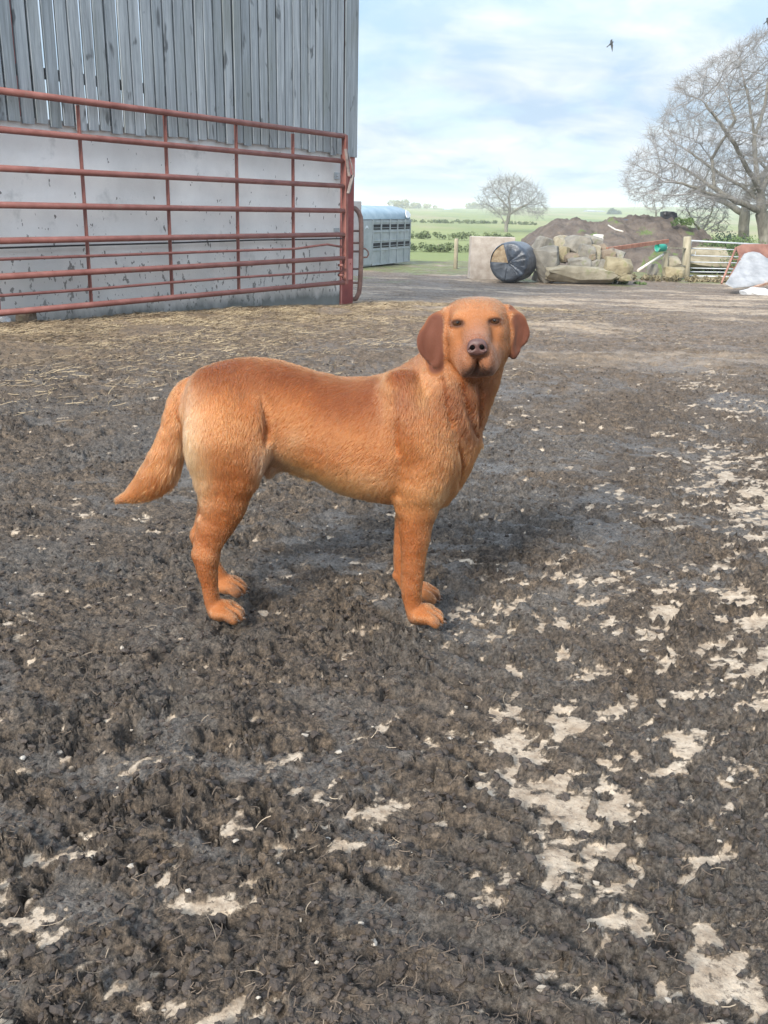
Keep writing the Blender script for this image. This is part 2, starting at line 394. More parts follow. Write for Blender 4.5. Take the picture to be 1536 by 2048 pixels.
# torn roots and stems in the mud
n = 30000
Y = .75 + 8*rs.uniform(0,1,n)**1.9; X = rs.uniform(-1,1,n)*(Y*.62+.25)
k = patch_field(X,Y) < .05; X, Y = X[k], Y[k]
blades('mud_fibre_litter', X, Y, rs.uniform(.005,.022,len(X)), rs.uniform(.0007,.0016,len(X)), M_fibre, 2, .002, .7)
n = 520
Y = .75 + 9*rs.uniform(0,1,n)**1.6; X = rs.uniform(-1,1,n)*(Y*.62+.25)
blades('dry_stalk_litter', X, Y, rs.uniform(.012,.04,n), rs.uniform(.0007,.0013,n), M_dry, 3, .005, .4)
# grit and crumbs of mud
def crumbs(name, X, Y, S, m, seed, sink=.3):
    r2 = np.random.RandomState(seed)
    bm = bmesh.new(); bmesh.ops.create_icosphere(bm, subdivisions=1, radius=1); base = np.array([v.co[:] for v in bm.verts]); tri = np.array([[v.index for v in f.verts] for f in bm.faces]); bm.free()
    n = len(X); nb = len(base)
    D = base[None]*(1 + r2.uniform(-.35,.35,(n,nb,1)))*S[:,None,None]*np.stack([r2.uniform(.7,1.3,n),r2.uniform(.7,1.3,n),r2.uniform(.45,.85,n)],-1)[:,None]
    V = D + np.stack([X,Y,ground_z(X,Y)+S*(.5-sink)],-1)[:,None]
    T = tri[None] + (np.arange(n)*nb)[:,None,None]
    o = np_mesh(name, V.reshape(-1,3), None, m, T=T.reshape(-1,3), smooth=False); tag(o, None, None, kind='stuff'); return o
M_crumb = mat('mud_crumb', (.022,.016,.013), .8, (.065,.05,.04), scale=30, bump=.004, bscale=160)
M_grit = mat('pale_grit', (.22,.19,.155), .85, (.40,.36,.31), scale=20)
n = 30000
Y = .75 + 6.5*rs.uniform(0,1,n)**1.8; X = rs.uniform(-1,1,n)*(Y*.62+.25)
k = patch_field(X,Y) < .02; X, Y = X[k], Y[k]
crumbs('mud_crumbs', X, Y, np.minimum(rs.gamma(2.0,.0016,len(X))+.0012,.009), M_crumb, 4, .3)
n = 620
Y = .75 + 8*rs.uniform(0,1,n)**1.6; X = rs.uniform(-1,1,n)*(Y*.62+.25)
crumbs('pale_grit_litter', X, Y, np.minimum(rs.gamma(1.5,.0013,n)+.001,.007), M_grit, 5, .0)

# ---------------------------------------------------------------- barn corner
CN = Vector((-.78,14.61,-.49)); WE = Vector((-.576,-.817,0)).normalized(); WN = Vector((.817,-.576,0)).normalized(); UP = Vector((0,0,1))
WROT = Matrix((WE, UP, WN)).transposed()
def wp(s, z, off): return Vector((CN.x,CN.y,0)) + WE*s + WN*off + UP*z
M_conc = mat('weathered_concrete', (.61,.60,.575), .9, (.83,.82,.79), scale=.9, detail=8, lo=.25, hi=.65, bump=.004, bscale=30,
             spots=[((.30,.31,.30),2.6,.60,.25)])
# splashes and damp staining, denser near the ground
def add_splash(m):
    nt = m.node_tree; N = nt.nodes; L = nt.links; b = N['Principled BSDF']
    src = b.inputs['Base Color'].links[0].from_socket
    t = N.new('ShaderNodeTexCoord'); s = N.new('ShaderNodeSeparateXYZ'); L.new(t.outputs['Object'], s.inputs[0])
    def M(op, a, c):
        n = N.new('ShaderNodeMath'); n.operation = op
        for i, v in enumerate((a,c)):
            if isinstance(v,(int,float)): n.inputs[i].default_value = v
            else: L.new(v, n.inputs[i])
        return n.outputs[0]
    mp = N.new('ShaderNodeMapping'); mp.inputs['Scale'].default_value = (1,1,.55); L.new(t.outputs['Object'], mp.inputs[0])
    def vor(sc, rnd=1):
        n = N.new('ShaderNodeTexNoise'); n.inputs['Scale'].default_value = sc; n.inputs['Detail'].default_value = 3; n.inputs['Roughness'].default_value=.55; L.new(mp.outputs[0], n.inputs['Vector']); return n.outputs[0]
    h = M('ADD', s.outputs[2], .45)                       # height above the yard
    low = M('MAXIMUM', M('SUBTRACT', 1, M('MULTIPLY', h, .62)), 0)
    th = M('SUBTRACT', .705, M('MULTIPLY', low, .135))
    mk = M('MULTIPLY', M('GREATER_THAN', vor(17), th), .85)
    mi = N.new('ShaderNodeMixRGB'); L.new(mk, mi.inputs[0]); L.new(src, mi.inputs[1]); mi.inputs[2].default_value = (.09,.075,.065,1)
    base = M('MULTIPLY', M('MAXIMUM', M('SUBTRACT', M('ADD', vor(5), .30), M('MULTIPLY', h, 3.4)), 0), 2.2)
    cl = N.new('ShaderNodeClamp'); L.new(base, cl.inputs[0])
    m2 = N.new('ShaderNodeMixRGB'); L.new(cl.outputs[0], m2.inputs[0]); L.new(mi.outputs[0], m2.inputs[1]); m2.inputs[2].default_value = (.07,.075,.06,1)
    # broad grey algae over the lower metre
    lw = M('MULTIPLY', M('MULTIPLY', low, vor(1.7)), .95)
    m3_ = N.new('ShaderNodeMixRGB'); L.new(lw, m3_.inputs[0]); L.new(m2.outputs[0], m3_.inputs[1]); m3_.inputs[2].default_value = (.34,.36,.35,1)
    L.new(m3_.outputs[0], b.inputs['Base Color'])
add_splash(M_conc)
M_red = mat('red_oxide_steel', (.175,.060,.047), .6, (.27,.112,.092), scale=5, detail=8, lo=.35, hi=.7, spots=[((.20,.11,.085),9,.6,.1)], bump=.0015, bscale=60)
M_redpost = mat('dark_red_oxide_post', (.17,.030,.028), .6, (.25,.055,.045), scale=4)
M_redplate = mat('faded_red_plate', (.42,.14,.12), .6, (.52,.22,.19), scale=6)
M_galv = mat('dull_galvanised_steel', (.30,.33,.35), .5, (.45,.47,.49), scale=9, metal=.5)
M_black = mat('black_rubber', (.02,.02,.022), .7)
def wood_mat():
    m = bpy.data.materials.new('weathered_boards'); m.use_nodes = True
    nt = m.node_tree; N = nt.nodes; L = nt.links; b = N['Principled BSDF']
    t = N.new('ShaderNodeTexCoord'); a = N.new('ShaderNodeAttribute'); a.attribute_name = 'board'
    mp = N.new('ShaderNodeMapping'); L.new(t.outputs['Object'], mp.inputs[0]); mp.inputs['Scale'].default_value = (1,1,.05)
    cx = N.new('ShaderNodeCombineXYZ'); mu = N.new('ShaderNodeMath'); mu.operation='MULTIPLY'; mu.inputs[1].default_value = 37; L.new(a.outputs['Fac'], mu.inputs[0]); L.new(mu.outputs[0], cx.inputs[2])
    ad = N.new('ShaderNodeVectorMath'); L.new(mp.outputs[0], ad.inputs[0]); L.new(cx.outputs[0], ad.inputs[1])
    def nz(src, s, d=8, r=.65, di=0):
        n = N.new('ShaderNodeTexNoise'); n.inputs['Scale'].default_value=s; n.inputs['Detail'].default_value=d; n.inputs['Roughness'].default_value=r; n.inputs['Distortion'].default_value=di; L.new(src, n.inputs['Vector']); return n.outputs[0]
    def ramp(x,p0,p1,c0,c1):
        r=N.new('ShaderNodeValToRGB'); L.new(x,r.inputs[0]); e=r.color_ramp.elements; e[0].position=p0;e[1].position=p1;e[0].color=(*c0,1);e[1].color=(*c1,1); return r.outputs[0]
    def mix(f,x,y,ty='MIX'):
        n=N.new('ShaderNodeMixRGB'); n.blend_type=ty
        for i,v in enumerate((f,x,y)):
            if isinstance(v,(int,float)): n.inputs[i].default_value=v
            elif isinstance(v,tuple): n.inputs[i].default_value=(*v,1)
            else: L.new(v,n.inputs[i])
        return n.outputs[0]
    c = ramp(nz(ad.outputs[0],22,8,.7,.6),.32,.68,(.17,.188,.20),(.40,.43,.45))
    tone = ramp(a.outputs['Fac'],0,1,(.76,.79,.80),(1.10,1.10,1.09))
    c = mix(1,c,tone,'MULTIPLY')
    mp2 = N.new('ShaderNodeMapping'); L.new(t.outputs['Object'], mp2.inputs[0]); mp2.inputs['Scale'].default_value=(1,1,.45)
    ad2 = N.new('ShaderNodeVectorMath'); L.new(mp2.outputs[0], ad2.inputs[0]); L.new(cx.outputs[0], ad2.inputs[1])
    c = mix(ramp(nz(ad2.outputs[0],6,3,.5,.4),.64,.71,(0,0,0),(.75,.75,.75)), c, (.04,.044,.048))      # knots and damp streaks
    c = mix(ramp(nz(ad2.outputs[0],1.2,5,.6),.52,.7,(0,0,0),(.5,.5,.5)), c, (.16,.175,.15))             # green-grey algae
    L.new(c,b.inputs['Base Color']); b.inputs['Roughness'].default_value=.85
    bp=N.new('ShaderNodeBump'); bp.inputs['Distance'].default_value=.003; L.new(nz(ad.outputs[0],60,6),bp.inputs['Height']); L.new(bp.outputs[0],b.inputs['Normal'])
    return m
M_wood = wood_mat()
barn = thing('barn', 'grey boarded barn with pale concrete wall base and red steel corner post', 'barn', CN)
def part(mb, name, m, smooth=False): return under(barn, mb.build(name, m, None, smooth))
mb = MB(); mb.box(wp(4.6, .55, -.085), (9.2, 2.5, .15), WROT); part(mb, 'concrete_wall', M_conc)
rb = random.Random(3)
def boards(specs, name):
    V = []; Qs = []; A = []
    for (sa, sb, z0, z1, off, th, lean) in specs:
        b0 = len(V); tone = rb.random(); sl_ = rb.uniform(-.004,.004)
        for z, dl in ((z0,0),(z1,lean)):
            for s, o in ((sa+.004,0),(sb-.004,0),(sb,.006),(sb,th),(sa,th),(sa,.006)):
                V.append(wp(s+dl, z + sl_*(s>sa), off - o)); A.append(tone)
        for k in range(6): Qs.append([b0+k, b0+(k+1)%6, b0+6+(k+1)%6, b0+6+k])
        Qs.append([b0, b0+5, b0+2, b0+1]); Qs.append([b0+5,b0+4,b0+3,b0+2]); Qs.append([b0+6,b0+7,b0+8,b0+11]); Qs.append([b0+11,b0+8,b0+9,b0+10])
    o = np_mesh(name, np.array(V), np.array(Qs), M_wood)
    at = o.data.attributes.new('board','FLOAT','POINT'); at.data.foreach_set('value', np.array(A,np.float32))
    return under(barn, o)
sp_ = []; s = .02
while s < 9.2:
    w = .138 + rb.uniform(-.006,.008)
    sp_.append((s, s+w, 1.735+rb.uniform(-.02,.02)-.012*(s<.2), 8.2, .052+rb.uniform(0,.006), .024, rb.uniform(-.03,.03)))
    s += w + .024 + rb.uniform(-.007,.008)
back = []; s = .09
while s < 9.2:
    g = .0 if rb.random() > .5 else rb.uniform(.055,.075)
    if rb.random() > .16: back.append((s-.06+g*.5, s+.085, 1.60, 8.2, -.115, .022, rb.uniform(-.03,.03)))
    s += .1645
corner = [(-.325,-.02,1.70,8.2,.058,.026,.0)]
boards(sp_ + corner, 'timber_cladding'); boards(back, 'inner_cladding')
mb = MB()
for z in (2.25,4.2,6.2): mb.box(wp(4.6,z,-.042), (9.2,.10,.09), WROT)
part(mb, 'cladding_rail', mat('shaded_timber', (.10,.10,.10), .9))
# steel stanchion: two flanges and a web
mb = MB()
mb.box(wp(-.19,3.4,-.02), (.32,8.6,.014), WROT); mb.box(wp(-.19,3.4,-.24), (.32,8.6,.014), WROT); mb.box(wp(-.19,3.4,-.13), (.014,8.6,.204), WROT)
part(mb, 'corner_stanchion', M_redpost)
mb = MB(); mb.box(wp(-.02,.55,-.045), (.03,2.3,.12), WROT, .003); part(mb, 'wall_channel', M_redplate)
for z0, z1, s0 in ((1.42,1.78,-.235),(-.12,.20,-.20)):
    mb = MB(); mb.box(wp(s0,(z0+z1)/2,.0), (.20,z1-z0,.02), WROT, .003)
    for q in (-1,1): mb.tube([wp(s0+.05*q,z1-.07,.0),wp(s0+.05*q,z1-.07,.03)], .016, 6)
    part(mb, 'bracket_plate', M_redplate)
for z in (1.42,.62):
    mb = MB(); mb.box(wp(.10,z,.0), (.12,.10,.02), WROT, .003); mb.tube([wp(.10,z,.0),wp(.10,z,.03)], .012, 6); part(mb, 'wall_bracket', M_galv)
# side wall, roof and far posts (out of the picture, they close the building)
SD = -WN
mb = MB(); 
for k in range(14):
    c = wp(-.27,4.95,-.35-k*.17); mb.box(c, (.022,6.5,.145), Matrix((WE,UP,WN)).transposed())
part(mb, 'side_cladding', M_wood)
mb = MB(); mb.box(wp(-.20,.55,-1.55), (.13,2.5,2.4), WROT); part(mb, 'side_wall', M_conc)
mb = MB()
part(mb.box(wp(0,3.4,-8.2),(.2,8.6,.2),WROT),'back_post',M_redpost)
part(MB().box(wp(9,3.4,-8.2),(.2,8.6,.2),WROT),'back_post',M_redpost)
mb = MB(); mb.box(wp(4.5,8.35,-4.2),(10.4,.12,9.4),WROT); part(mb,'roof',M_galv)
mb = MB(); hp = [onplane(u,v,wp(0,0,.03),WN) for u,v in ((-60,498),(150,491),(340,486),(520,480),(640,478.5),(684,477))]
tag(recenter(mb.tube(hp, .011, 6).build('hose', M_black)), 'thin dark hose strung along the concrete wall behind the red gate', 'hose')

# ---------------------------------------------------------------- red tubular cattle gate along the wall
GP = wp(0,0,.17)
def g(u, v): return onplane(u, v, GP, WN)
gate_o = g(690,566)
gate = thing('cattle_gate', 'long red oxide tubular cattle gate standing along the barn wall', 'gate', gate_o)
def gpart(mb, name, m): return under(gate, mb.build(name, m))
Z2 = 2.021
rails = [((0,367),(1395,551),.036),((0,523),(1385,651),.034),((0,680),(1385,752),.034),((0,828),(1390,852),.034),((0,974),(1390,948),.034),
         ((0,1118),(1390,1043),.034),((0,1265),(1390,1141),.034)]
for a, b, r in rails:
    p, q = g(a[0]/Z2,a[1]/Z2), g(b[0]/Z2,b[1]/Z2); d = (p-q).normalized(); p = p + d*1.6
    gpart(MB().tube([p, p*.5+q*.5+Vector((0,0,rb.uniform(-.004,.004))), q], r, 12), 'rail', M_red)
for pts in ([(0,1048),(360,1035),(690,1023),(970,1013),(1190,1006),(1275,994),(1322,988),(1380,997)], [(0,1195),(360,1170),(690,1142),(970,1121),(1380,1095)]):
    P = [g(x/Z2,y/Z2) for x,y in pts]; P = [P[0]+(P[0]-P[-1]).normalized()*1.6] + P
    gpart(MB().tube(P, .017, 10), 'thin_rail', M_red)
for a, b in (((320,425),(376,1225)),((672,460),(703,1200)),((960,505),(972,1170)),((1190,540),(1193,1150)),((-52,395),(3,1262)),((-560,260),(-440,1330))):
    p, q = g(a[0]/Z2,a[1]/Z2)-WN*.03, g(b[0]/Z2,b[1]/Z2)-WN*.03
    gpart(MB().beam(p, q, .05, .014, up=WE), 'upright', M_red)
gpart(MB().beam(g(689.5,270), g(690.5,568), .08, .06, up=WE, bevel=.006), 'end_stile', M_red)
mb = MB(); mb.beam(g(685,298)+WN*.06, g(691,352)+WN*.07, .045, .02, up=WE, bevel=.004); mb.beam(g(697,350)+WN*.08, g(689,387)+WN*.07, .05, .024, up=WE, bevel=.006)
mb.tube([g(688,300)+WN*.05, g(694,330)+WN*.09, g(698,352)+WN*.09, g(692,384)+WN*.08], .012, 6)
gpart(mb, 'latch', mat('tarnished_steel',(.12,.105,.10),.6,(.24,.20,.19),scale=12))
for y in (1072,1112): gpart(MB().tube([g(1372/Z2,y/Z2)-WN*.02, g(1372/Z2,y/Z2)+WN*.07], .02, 8), 'bolt', M_red)

# ---------------------------------------------------------------- hurdle behind the corner post
HY = 15.6
def h(u, v): return atY(u, v, HY)
hur = thing('hurdle', 'rusty tubular hurdle with a rounded corner behind the red corner post', 'hurdle', gp(712,600))
M_rust = mat('rusty_tube', (.14,.075,.06), .6, (.26,.15,.12), scale=8)
def hpart(mb, name): return under(hur, mb.build(name, M_rust))
hpart(MB().tube([h(640,413),h(700,414),h(711,417.5),h(717,424),h(721,434),h(722.3,446),h(722.5,495),h(721.5,540),h(720,569),h(718,585),h(712,597),h(700,600)], .042, 10), 'frame')
for v in (462,486,503,538,566): hpart(MB().tube([h(640,v-1),h(721,v)], .018, 8), 'rail')
hpart(MB().tube([h(722,497),h(731,497.5),h(736,503),h(737,509),h(734,514.5),h(722,515)], .014, 8), 'loop')
pb = atY(706,565,16.4)
mb = MB(); mb.box((pb.x-.42,16.4,.45),(1.1,.03,1.25),None,.006)
tag(recenter(mb.build('board', mat('chalky_white_board',(.62,.56,.52),.8,(.76,.73,.71),scale=3))), 'chalky white board just visible through the bars of the rusty hurdle', 'board')
# stone and litter at the foot of the wall

# ---------------------------------------------------------------- fields to the horizon
def field_z(x, y):
    x = np.asarray(x,float); y = np.asarray(y,float)
    z = profile(y) - .05
    z = z + 9*np.exp(-((x-.33*y)/(.17*y+1))**2)*sstep(500,1300,y)
    return z + (.06+.0008*np.minimum(y,600))*fbm2(x*.05, y*.03, 3, 120)
fy = np.geomspace(44, 3500, 150); ft = np.linspace(-1,1,220)
FY, FT = np.meshgrid(fy, ft, indexing='ij'); FX = FT*FY*1.3
ii = np.arange(FX.size).reshape(FX.shape)
Q = np.stack([ii[:-1,:-1], ii[:-1,1:], ii[1:,1:], ii[1:,:-1]], -1).reshape(-1,4)
M_field = mat('field_grass', (.105,.145,.036), .9, (.20,.215,.07), scale=.03, detail=10, lo=.36, hi=.62, stretch=(1,.30,1), spots=[((.24,.21,.11),.012,.50,.12)])
field = np_mesh('field', np.stack([FX,FY,field_z(FX,FY)],-1).reshape(-1,3), Q, M_field, smooth=True); tag(field,None,None,kind='structure')

def leaf_mesh(P, size, seed, squash=1.0):
    r_ = np.random.RandomState(seed); n = len(P)
    a = r_.normal(size=(n,3)); a /= np.linalg.norm(a,axis=1)[:,None]; b = r_.normal(size=(n,3)); b -= a*(a*b).sum(1)[:,None]; b /= np.linalg.norm(b,axis=1)[:,None]
    s = (size*r_.uniform(.5,1.4,n))[:,None]
    V = np.stack([P-a*s, P+b*s*.45, P+a*s, P-b*s*.45],1).reshape(-1,3)
    return V, np.arange(n*4).reshape(n,4)
def leaf_mat(name, c1, c2, sc_=1.5):
    return mat(name, c1, .75, c2, scale=sc_, detail=4, lo=.35, hi=.65)
def bush(name, label, cat, base, w, d, h, n, size, m, seed, group=None, lump=3):
    r_ = np.random.RandomState(seed); P = []
    k = 0
    cl = [(r_.uniform(-.5,.5)*w, r_.uniform(-.5,.5)*d, r_.uniform(.15,.62)*h, r_.uniform(.25,.45)) for _ in range(max(4,int(lump*w/max(h,.1))))]
    for cx, cy, cz, s in cl:
        q = r_.normal(size=(max(6,n//len(cl)),3)); q /= np.linalg.norm(q,axis=1)[:,None]; q *= (r_.uniform(.35,1,len(q))**.5)[:,None]
        P.append(q*[s*h*1.3, min(s*h*1.2,d), s*h*1.0] + [cx,cy,cz])
    P = np.concatenate(P); P = P[P[:,2] > -.05*h]
    V, Q = leaf_mesh(P, size, seed)
    o = thing(name, label, cat, base, group)
    l = np_mesh('leaves', V, Q, m); l.parent = o
    return o
M_bark = mat('grey_bark', (.12,.112,.09), .9, (.25,.235,.195), scale=6, stretch=(1,1,.3))
M_twig = mat('twig_bark', (.17,.165,.16), .9, (.29,.28,.27), scale=3)

# ---------------------------------------------------------------- livestock trailer
M_alu = mat('dull_aluminium', (.33,.37,.38), .5, (.43,.465,.475), scale=2.5, metal=.05, bump=.002, bscale=20, spots=[((.20,.21,.20),3,.58,.2)])
M_aluroof = mat('blue_grey_roof', (.17,.25,.31), .5, (.25,.33,.39), scale=2, metal=.2)
M_dark = mat('dark_opening', (.012,.013,.015), .9)
M_white = mat('white_mark', (.72,.75,.78), .6)
TA, TBp = gp(722,536), gp(818,528)
TA.z = TBp.z = (TA.z+TBp.z)/2
tdir = (TBp-TA); TL = tdir.length; tdir.normalize(); tn = tdir.cross(UP)          # tn points to the camera side
if tn.dot(CAM-TA) < 0: tn = -tn
TROT = Matrix((tdir, tn, UP)).transposed(); TH = 1.78; TW = 1.9
def tp(a, h_, o): return TA + tdir*a + UP*h_ + tn*o
trailer = thing('livestock_trailer', 'grey aluminium livestock trailer with two rows of dark vent slots and a rounded roof', 'trailer', TA + tdir*TL*.5 - tn*TW*.5)
def tpart(mb, name, m, smooth=False): return under(trailer, mb.build(name, m, None, smooth))
EXT = -1.4
mb = MB(); mb.box(tp((TL+EXT)/2, .06+TH/2, -TW/2), (TL-EXT, TW, TH), TROT, .04); tpart(mb, 'body', M_alu)
prof = []
for k in range(13):
    a = math.pi*k/12; prof.append((-TW/2+ (TW/2+.03)*math.cos(a), TH+.06 + .52*max(0,math.sin(a))**.75))
V = []; Qs = []
for s_, sc2 in ((EXT-.02,1),(TL-.25,1),(TL-.06,.97),(TL+.04,.86)):
    for o_, h_ in prof: V.append(tp(s_, TH+.06+(h_-TH-.06)*sc2, -TW/2+(o_+TW/2)*(.5+.5*sc2)))
for i in range(3):
    for k in range(12): Qs.append([i*13+k, i*13+k+1, (i+1)*13+k+1, (i+1)*13+k])
e_ = len(V); V.append(tp(TL+.04,TH+.06,-TW/2)); V.append(tp(EXT,TH+.06,-TW/2))
Tr = [[39+k, 39+k+1, e_] for k in range(12)] + [[k+1,k,e_+1] for k in range(12)]
under(trailer, np_mesh('roof', np.array(V), np.array(Qs), M_aluroof, smooth=True, T=np.array(Tr)))
fr = [.075,.245,.405,.565,.73,.885]           # panel joints along the side, as a share of its length
fr = [.0,.20,.37,.55,.71,.87,1.0]
for i in range(7): tpart(MB().box(tp(max(.03,min(TL-.03,fr[i]*TL)), .06+TH/2, .02), (.055,.05,TH-.02), TROT, .008), 'side_post', M_alu)
for h_ in (TH-.05, TH-.42, 1.02, .66, .10): tpart(MB().box(tp((TL+fr[1]*TL)/2, h_, .012), (TL-fr[1]*TL,.03,.045), TROT, .005), 'side_rail', M_alu)
for h_, hh in ((TH-.235,.20),(.84,.19)):
    for i in range(1,6):
        a0, a1 = fr[i]*TL+.09, fr[i+1]*TL-.07
        v_ = tpart(MB().box(tp((a0+a1)/2, h_, .0), (a1-a0,.03,hh), TROT), 'vent_slot', M_dark)
        mm = MB().box(tp((a0+a1)/2, h_-.03, .022), (a1-a0,.012,.018), TROT).build('bar', M_alu); mm.parent = v_; mm.matrix_parent_inverse = Matrix.Translation(-Vector(trailer.location))@Matrix.Translation(Vector((0,0,0)))
        mm.matrix_parent_inverse = Matrix.Identity(4)
d_ = tpart(MB().box(tp(fr[1]*TL*.5+.02, .06+TH/2, .012), (fr[1]*TL-.12,.03,TH-.12), TROT, .01), 'door', M_alu)
tpart(MB().prism([tp(fr[1]*TL*.42+dx, TH-.26+dz, .032) for dx,dz in ((-.16,-.04),(-.10,.06),(.0,.10),(.10,.06),(.16,-.04),(.06,.01),(-.06,.01))], tn*.006), 'emblem', M_white)
tpart(MB().prism([tp(TL-.62+dx, TH+.26+dz, .028-dz*.30) for dx,dz in ((-.02,-.12),(.10,-.16),(.42,-.10),(.52,.0),(.40,.12),(.12,.16),(.0,.06))], tn*.02), 'emblem', M_white)
for a in (TL*.45, TL*.68):
    w_ = tpart(MB().tube([tp(a,.06,-.18), tp(a,.06,-.40)], .30, 20), 'wheel', M_black)

# ---------------------------------------------------------------- wrapped bale and the block behind it
M_wrap = mat('black_stretch_wrap', (.022,.027,.036), .32, (.055,.070,.095), scale=3, bump=.03, bscale=7, stretch=(1,1,1), spec=.7)
M_wrapend = mat('dusty_wrap', (.024,.029,.038), .5, (.085,.095,.11), scale=2.2, bump=.03, bscale=6)
M_silage = mat('silage', (.24,.165,.095), .95, (.44,.34,.22), scale=9, bump=.03, bscale=30)
bb = gp(1022,564); BR = .62
ba = Vector((.42,.90,0)).normalized(); bs = ba.cross(UP).normalized()     # axis runs away to the right
bc = atY(1016,525.5,29.2)
bale = thing('silage_bale', 'round silage bale in black plastic wrap with a torn wedge of brown silage showing', 'bale', bb)
def bpnt(r, th, a): return bc + (bs*math.cos(th)+UP*math.sin(th))*r + ba*a
V = []; Qs = []; Tt = []
NB = 56; st = [(0,.0),(.50*BR,.0),(.86*BR,.005),(.955*BR,.03),(BR,.09),(BR*1.01,.3),(BR*1.015,.6),(BR,1.0),(BR*.98,1.12),(BR*.92,1.18),(0.02,1.2)]
rn = np.random.RandomState(8)
def inwedge(th): t = th % (2*math.pi); return math.radians(112) < t < math.radians(180)
for j,(r,a) in enumerate(st):
    for k in range(NB):
        th = 2*math.pi*k/NB; wr = .012*math.sin(th*17+3*math.sin(th*3)) * (r/BR) + .006*rn.normal()
        sag = 1 - .03*max(0,-math.sin(th))**3
        V.append(bpnt(max(r*sag,.001), th, a + (wr*1.6 if a < .1 else 0) + (.0) ) + (bs*math.cos(th)+UP*math.sin(th))*(wr*.5 if a >= .09 else 0))
for j in range(len(st)-1):
    for k in range(NB):
        if j < 3 and inwedge(2*math.pi*(k+.5)/NB): continue
        Qs.append([j*NB+k, j*NB+(k+1)%NB, (j+1)*NB+(k+1)%NB, (j+1)*NB+k])
under(bale, np_mesh('plastic_wrap', np.array(V), np.array(Qs), M_wrap, smooth=True))
mb = MB(); mb.tube([bc+ba*.05, bc+ba*.09, bc+ba*.5, bc+ba*1.1], [BR*.90,BR*.95,BR*.95,BR*.9], 48); under(bale, mb.build('silage', M_silage))
for k, (t0, t1, f) in enumerate(((150,200,.55),(181,262,.93),(262,318,.90))):      # loose flaps on the end
    V = []; Qs = []; m_ = 10
    if k == 0: continue
    for i in range(m_):
        th = math.radians(t0+(t1-t0)*i/(m_-1))
        for r in (.06,.45,.75,f): V.append(bpnt(BR*r, th, -.012-.02*abs(math.sin(i*1.3))*r))
    for i in range(m_-1):
        for q in range(3): Qs.append([i*4+q,i*4+q+1,(i+1)*4+q+1,(i+1)*4+q])
    fl = np_mesh('wrap_flap', np.array(V), np.array(Qs), M_wrapend, smooth=True); fl.modifiers.new('thick','SOLIDIFY').thickness = .006; under(bale, fl)
M_block = mat('pale_gritty_concrete', (.30,.25,.205), .92, (.46,.405,.35), scale=3, detail=10, lo=.35, hi=.65, bump=.012, bscale=18)
kb, kt = gp(937,553), None
YK = 31.0
c0, c1 = atY(939,553,YK), atY(1017,556,YK+.2); top = atY(939,473,YK)
zb = float(profile(YK))-.05
blk = MB().box((( c0.x+c1.x)/2+.05, YK+.30, (zb+top.z)/2), (c1.x-c0.x+.12, .55, top.z-zb), Matrix.Rotation(.06,3,'Z'), .02).build('concrete_block', M_block)
tag(recenter(blk), 'upright pale gritty concrete block standing behind the black wrapped bale', 'concrete block')

# ---------------------------------------------------------------- tumbled stones
def rock(sx, sy, sz, seed, cuts=9):
    r_ = random.Random(seed); bm = bmesh.new()
    bmesh.ops.create_cube(bm, size=2.0)
    for _ in range(cuts):
        d = Vector((r_.uniform(-1,1), r_.uniform(-1,1), r_.uniform(-1,1))).normalized()
        off = r_.uniform(.92,1.22)
        g_ = bmesh.ops.bisect_plane(bm, geom=bm.verts[:]+bm.edges[:]+bm.faces[:], plane_co=d*off, plane_no=d, clear_outer=True)
        ed = [e for e in g_['geom_cut'] if isinstance(e, bmesh.types.BMEdge)]
        if ed: bmesh.ops.edgeloop_fill(bm, edges=ed)
    bmesh.ops.triangulate(bm, faces=bm.faces[:])
    bmesh.ops.subdivide_edges(bm, edges=bm.edges[:], cuts=2, use_grid_fill=True)
    bmesh.ops.smooth_vert(bm, verts=bm.verts[:], factor=.5, use_axis_x=True, use_axis_y=True, use_axis_z=True)
    co = np.array([v.co[:] for v in bm.verts]); nn = noise3(co[:,0]*1.8+seed, co[:,1]*1.8, co[:,2]*1.8, seed%7)*.10 + noise3(co[:,0]*5+seed, co[:,1]*5, co[:,2]*5, 3)*.035
    for v, k in zip(bm.verts, nn): v.co *= 1+k
    bm.normal_update()
    for v in bm.verts: v.co = Vector((v.co.x*sx, v.co.y*sy, v.co.z*sz))
    return bm
def stone_mat(n, a, b): return mat(n, a, .92, b, scale=2.2, detail=9, lo=.33, hi=.66, bump=.02, bscale=14, spots=[((.13,.15,.05),1.6,.60,.12)])
M_s = [stone_mat('buff_sandstone',(.19,.165,.115),(.31,.275,.205)), stone_mat('grey_stone',(.12,.112,.095),(.245,.225,.19)), stone_mat('ochre_stone',(.175,.145,.085),(.29,.245,.155)), stone_mat('brown_stone',(.115,.088,.065),(.215,.17,.125))]
GS = 'stones in the tumbled heap beside the bale'
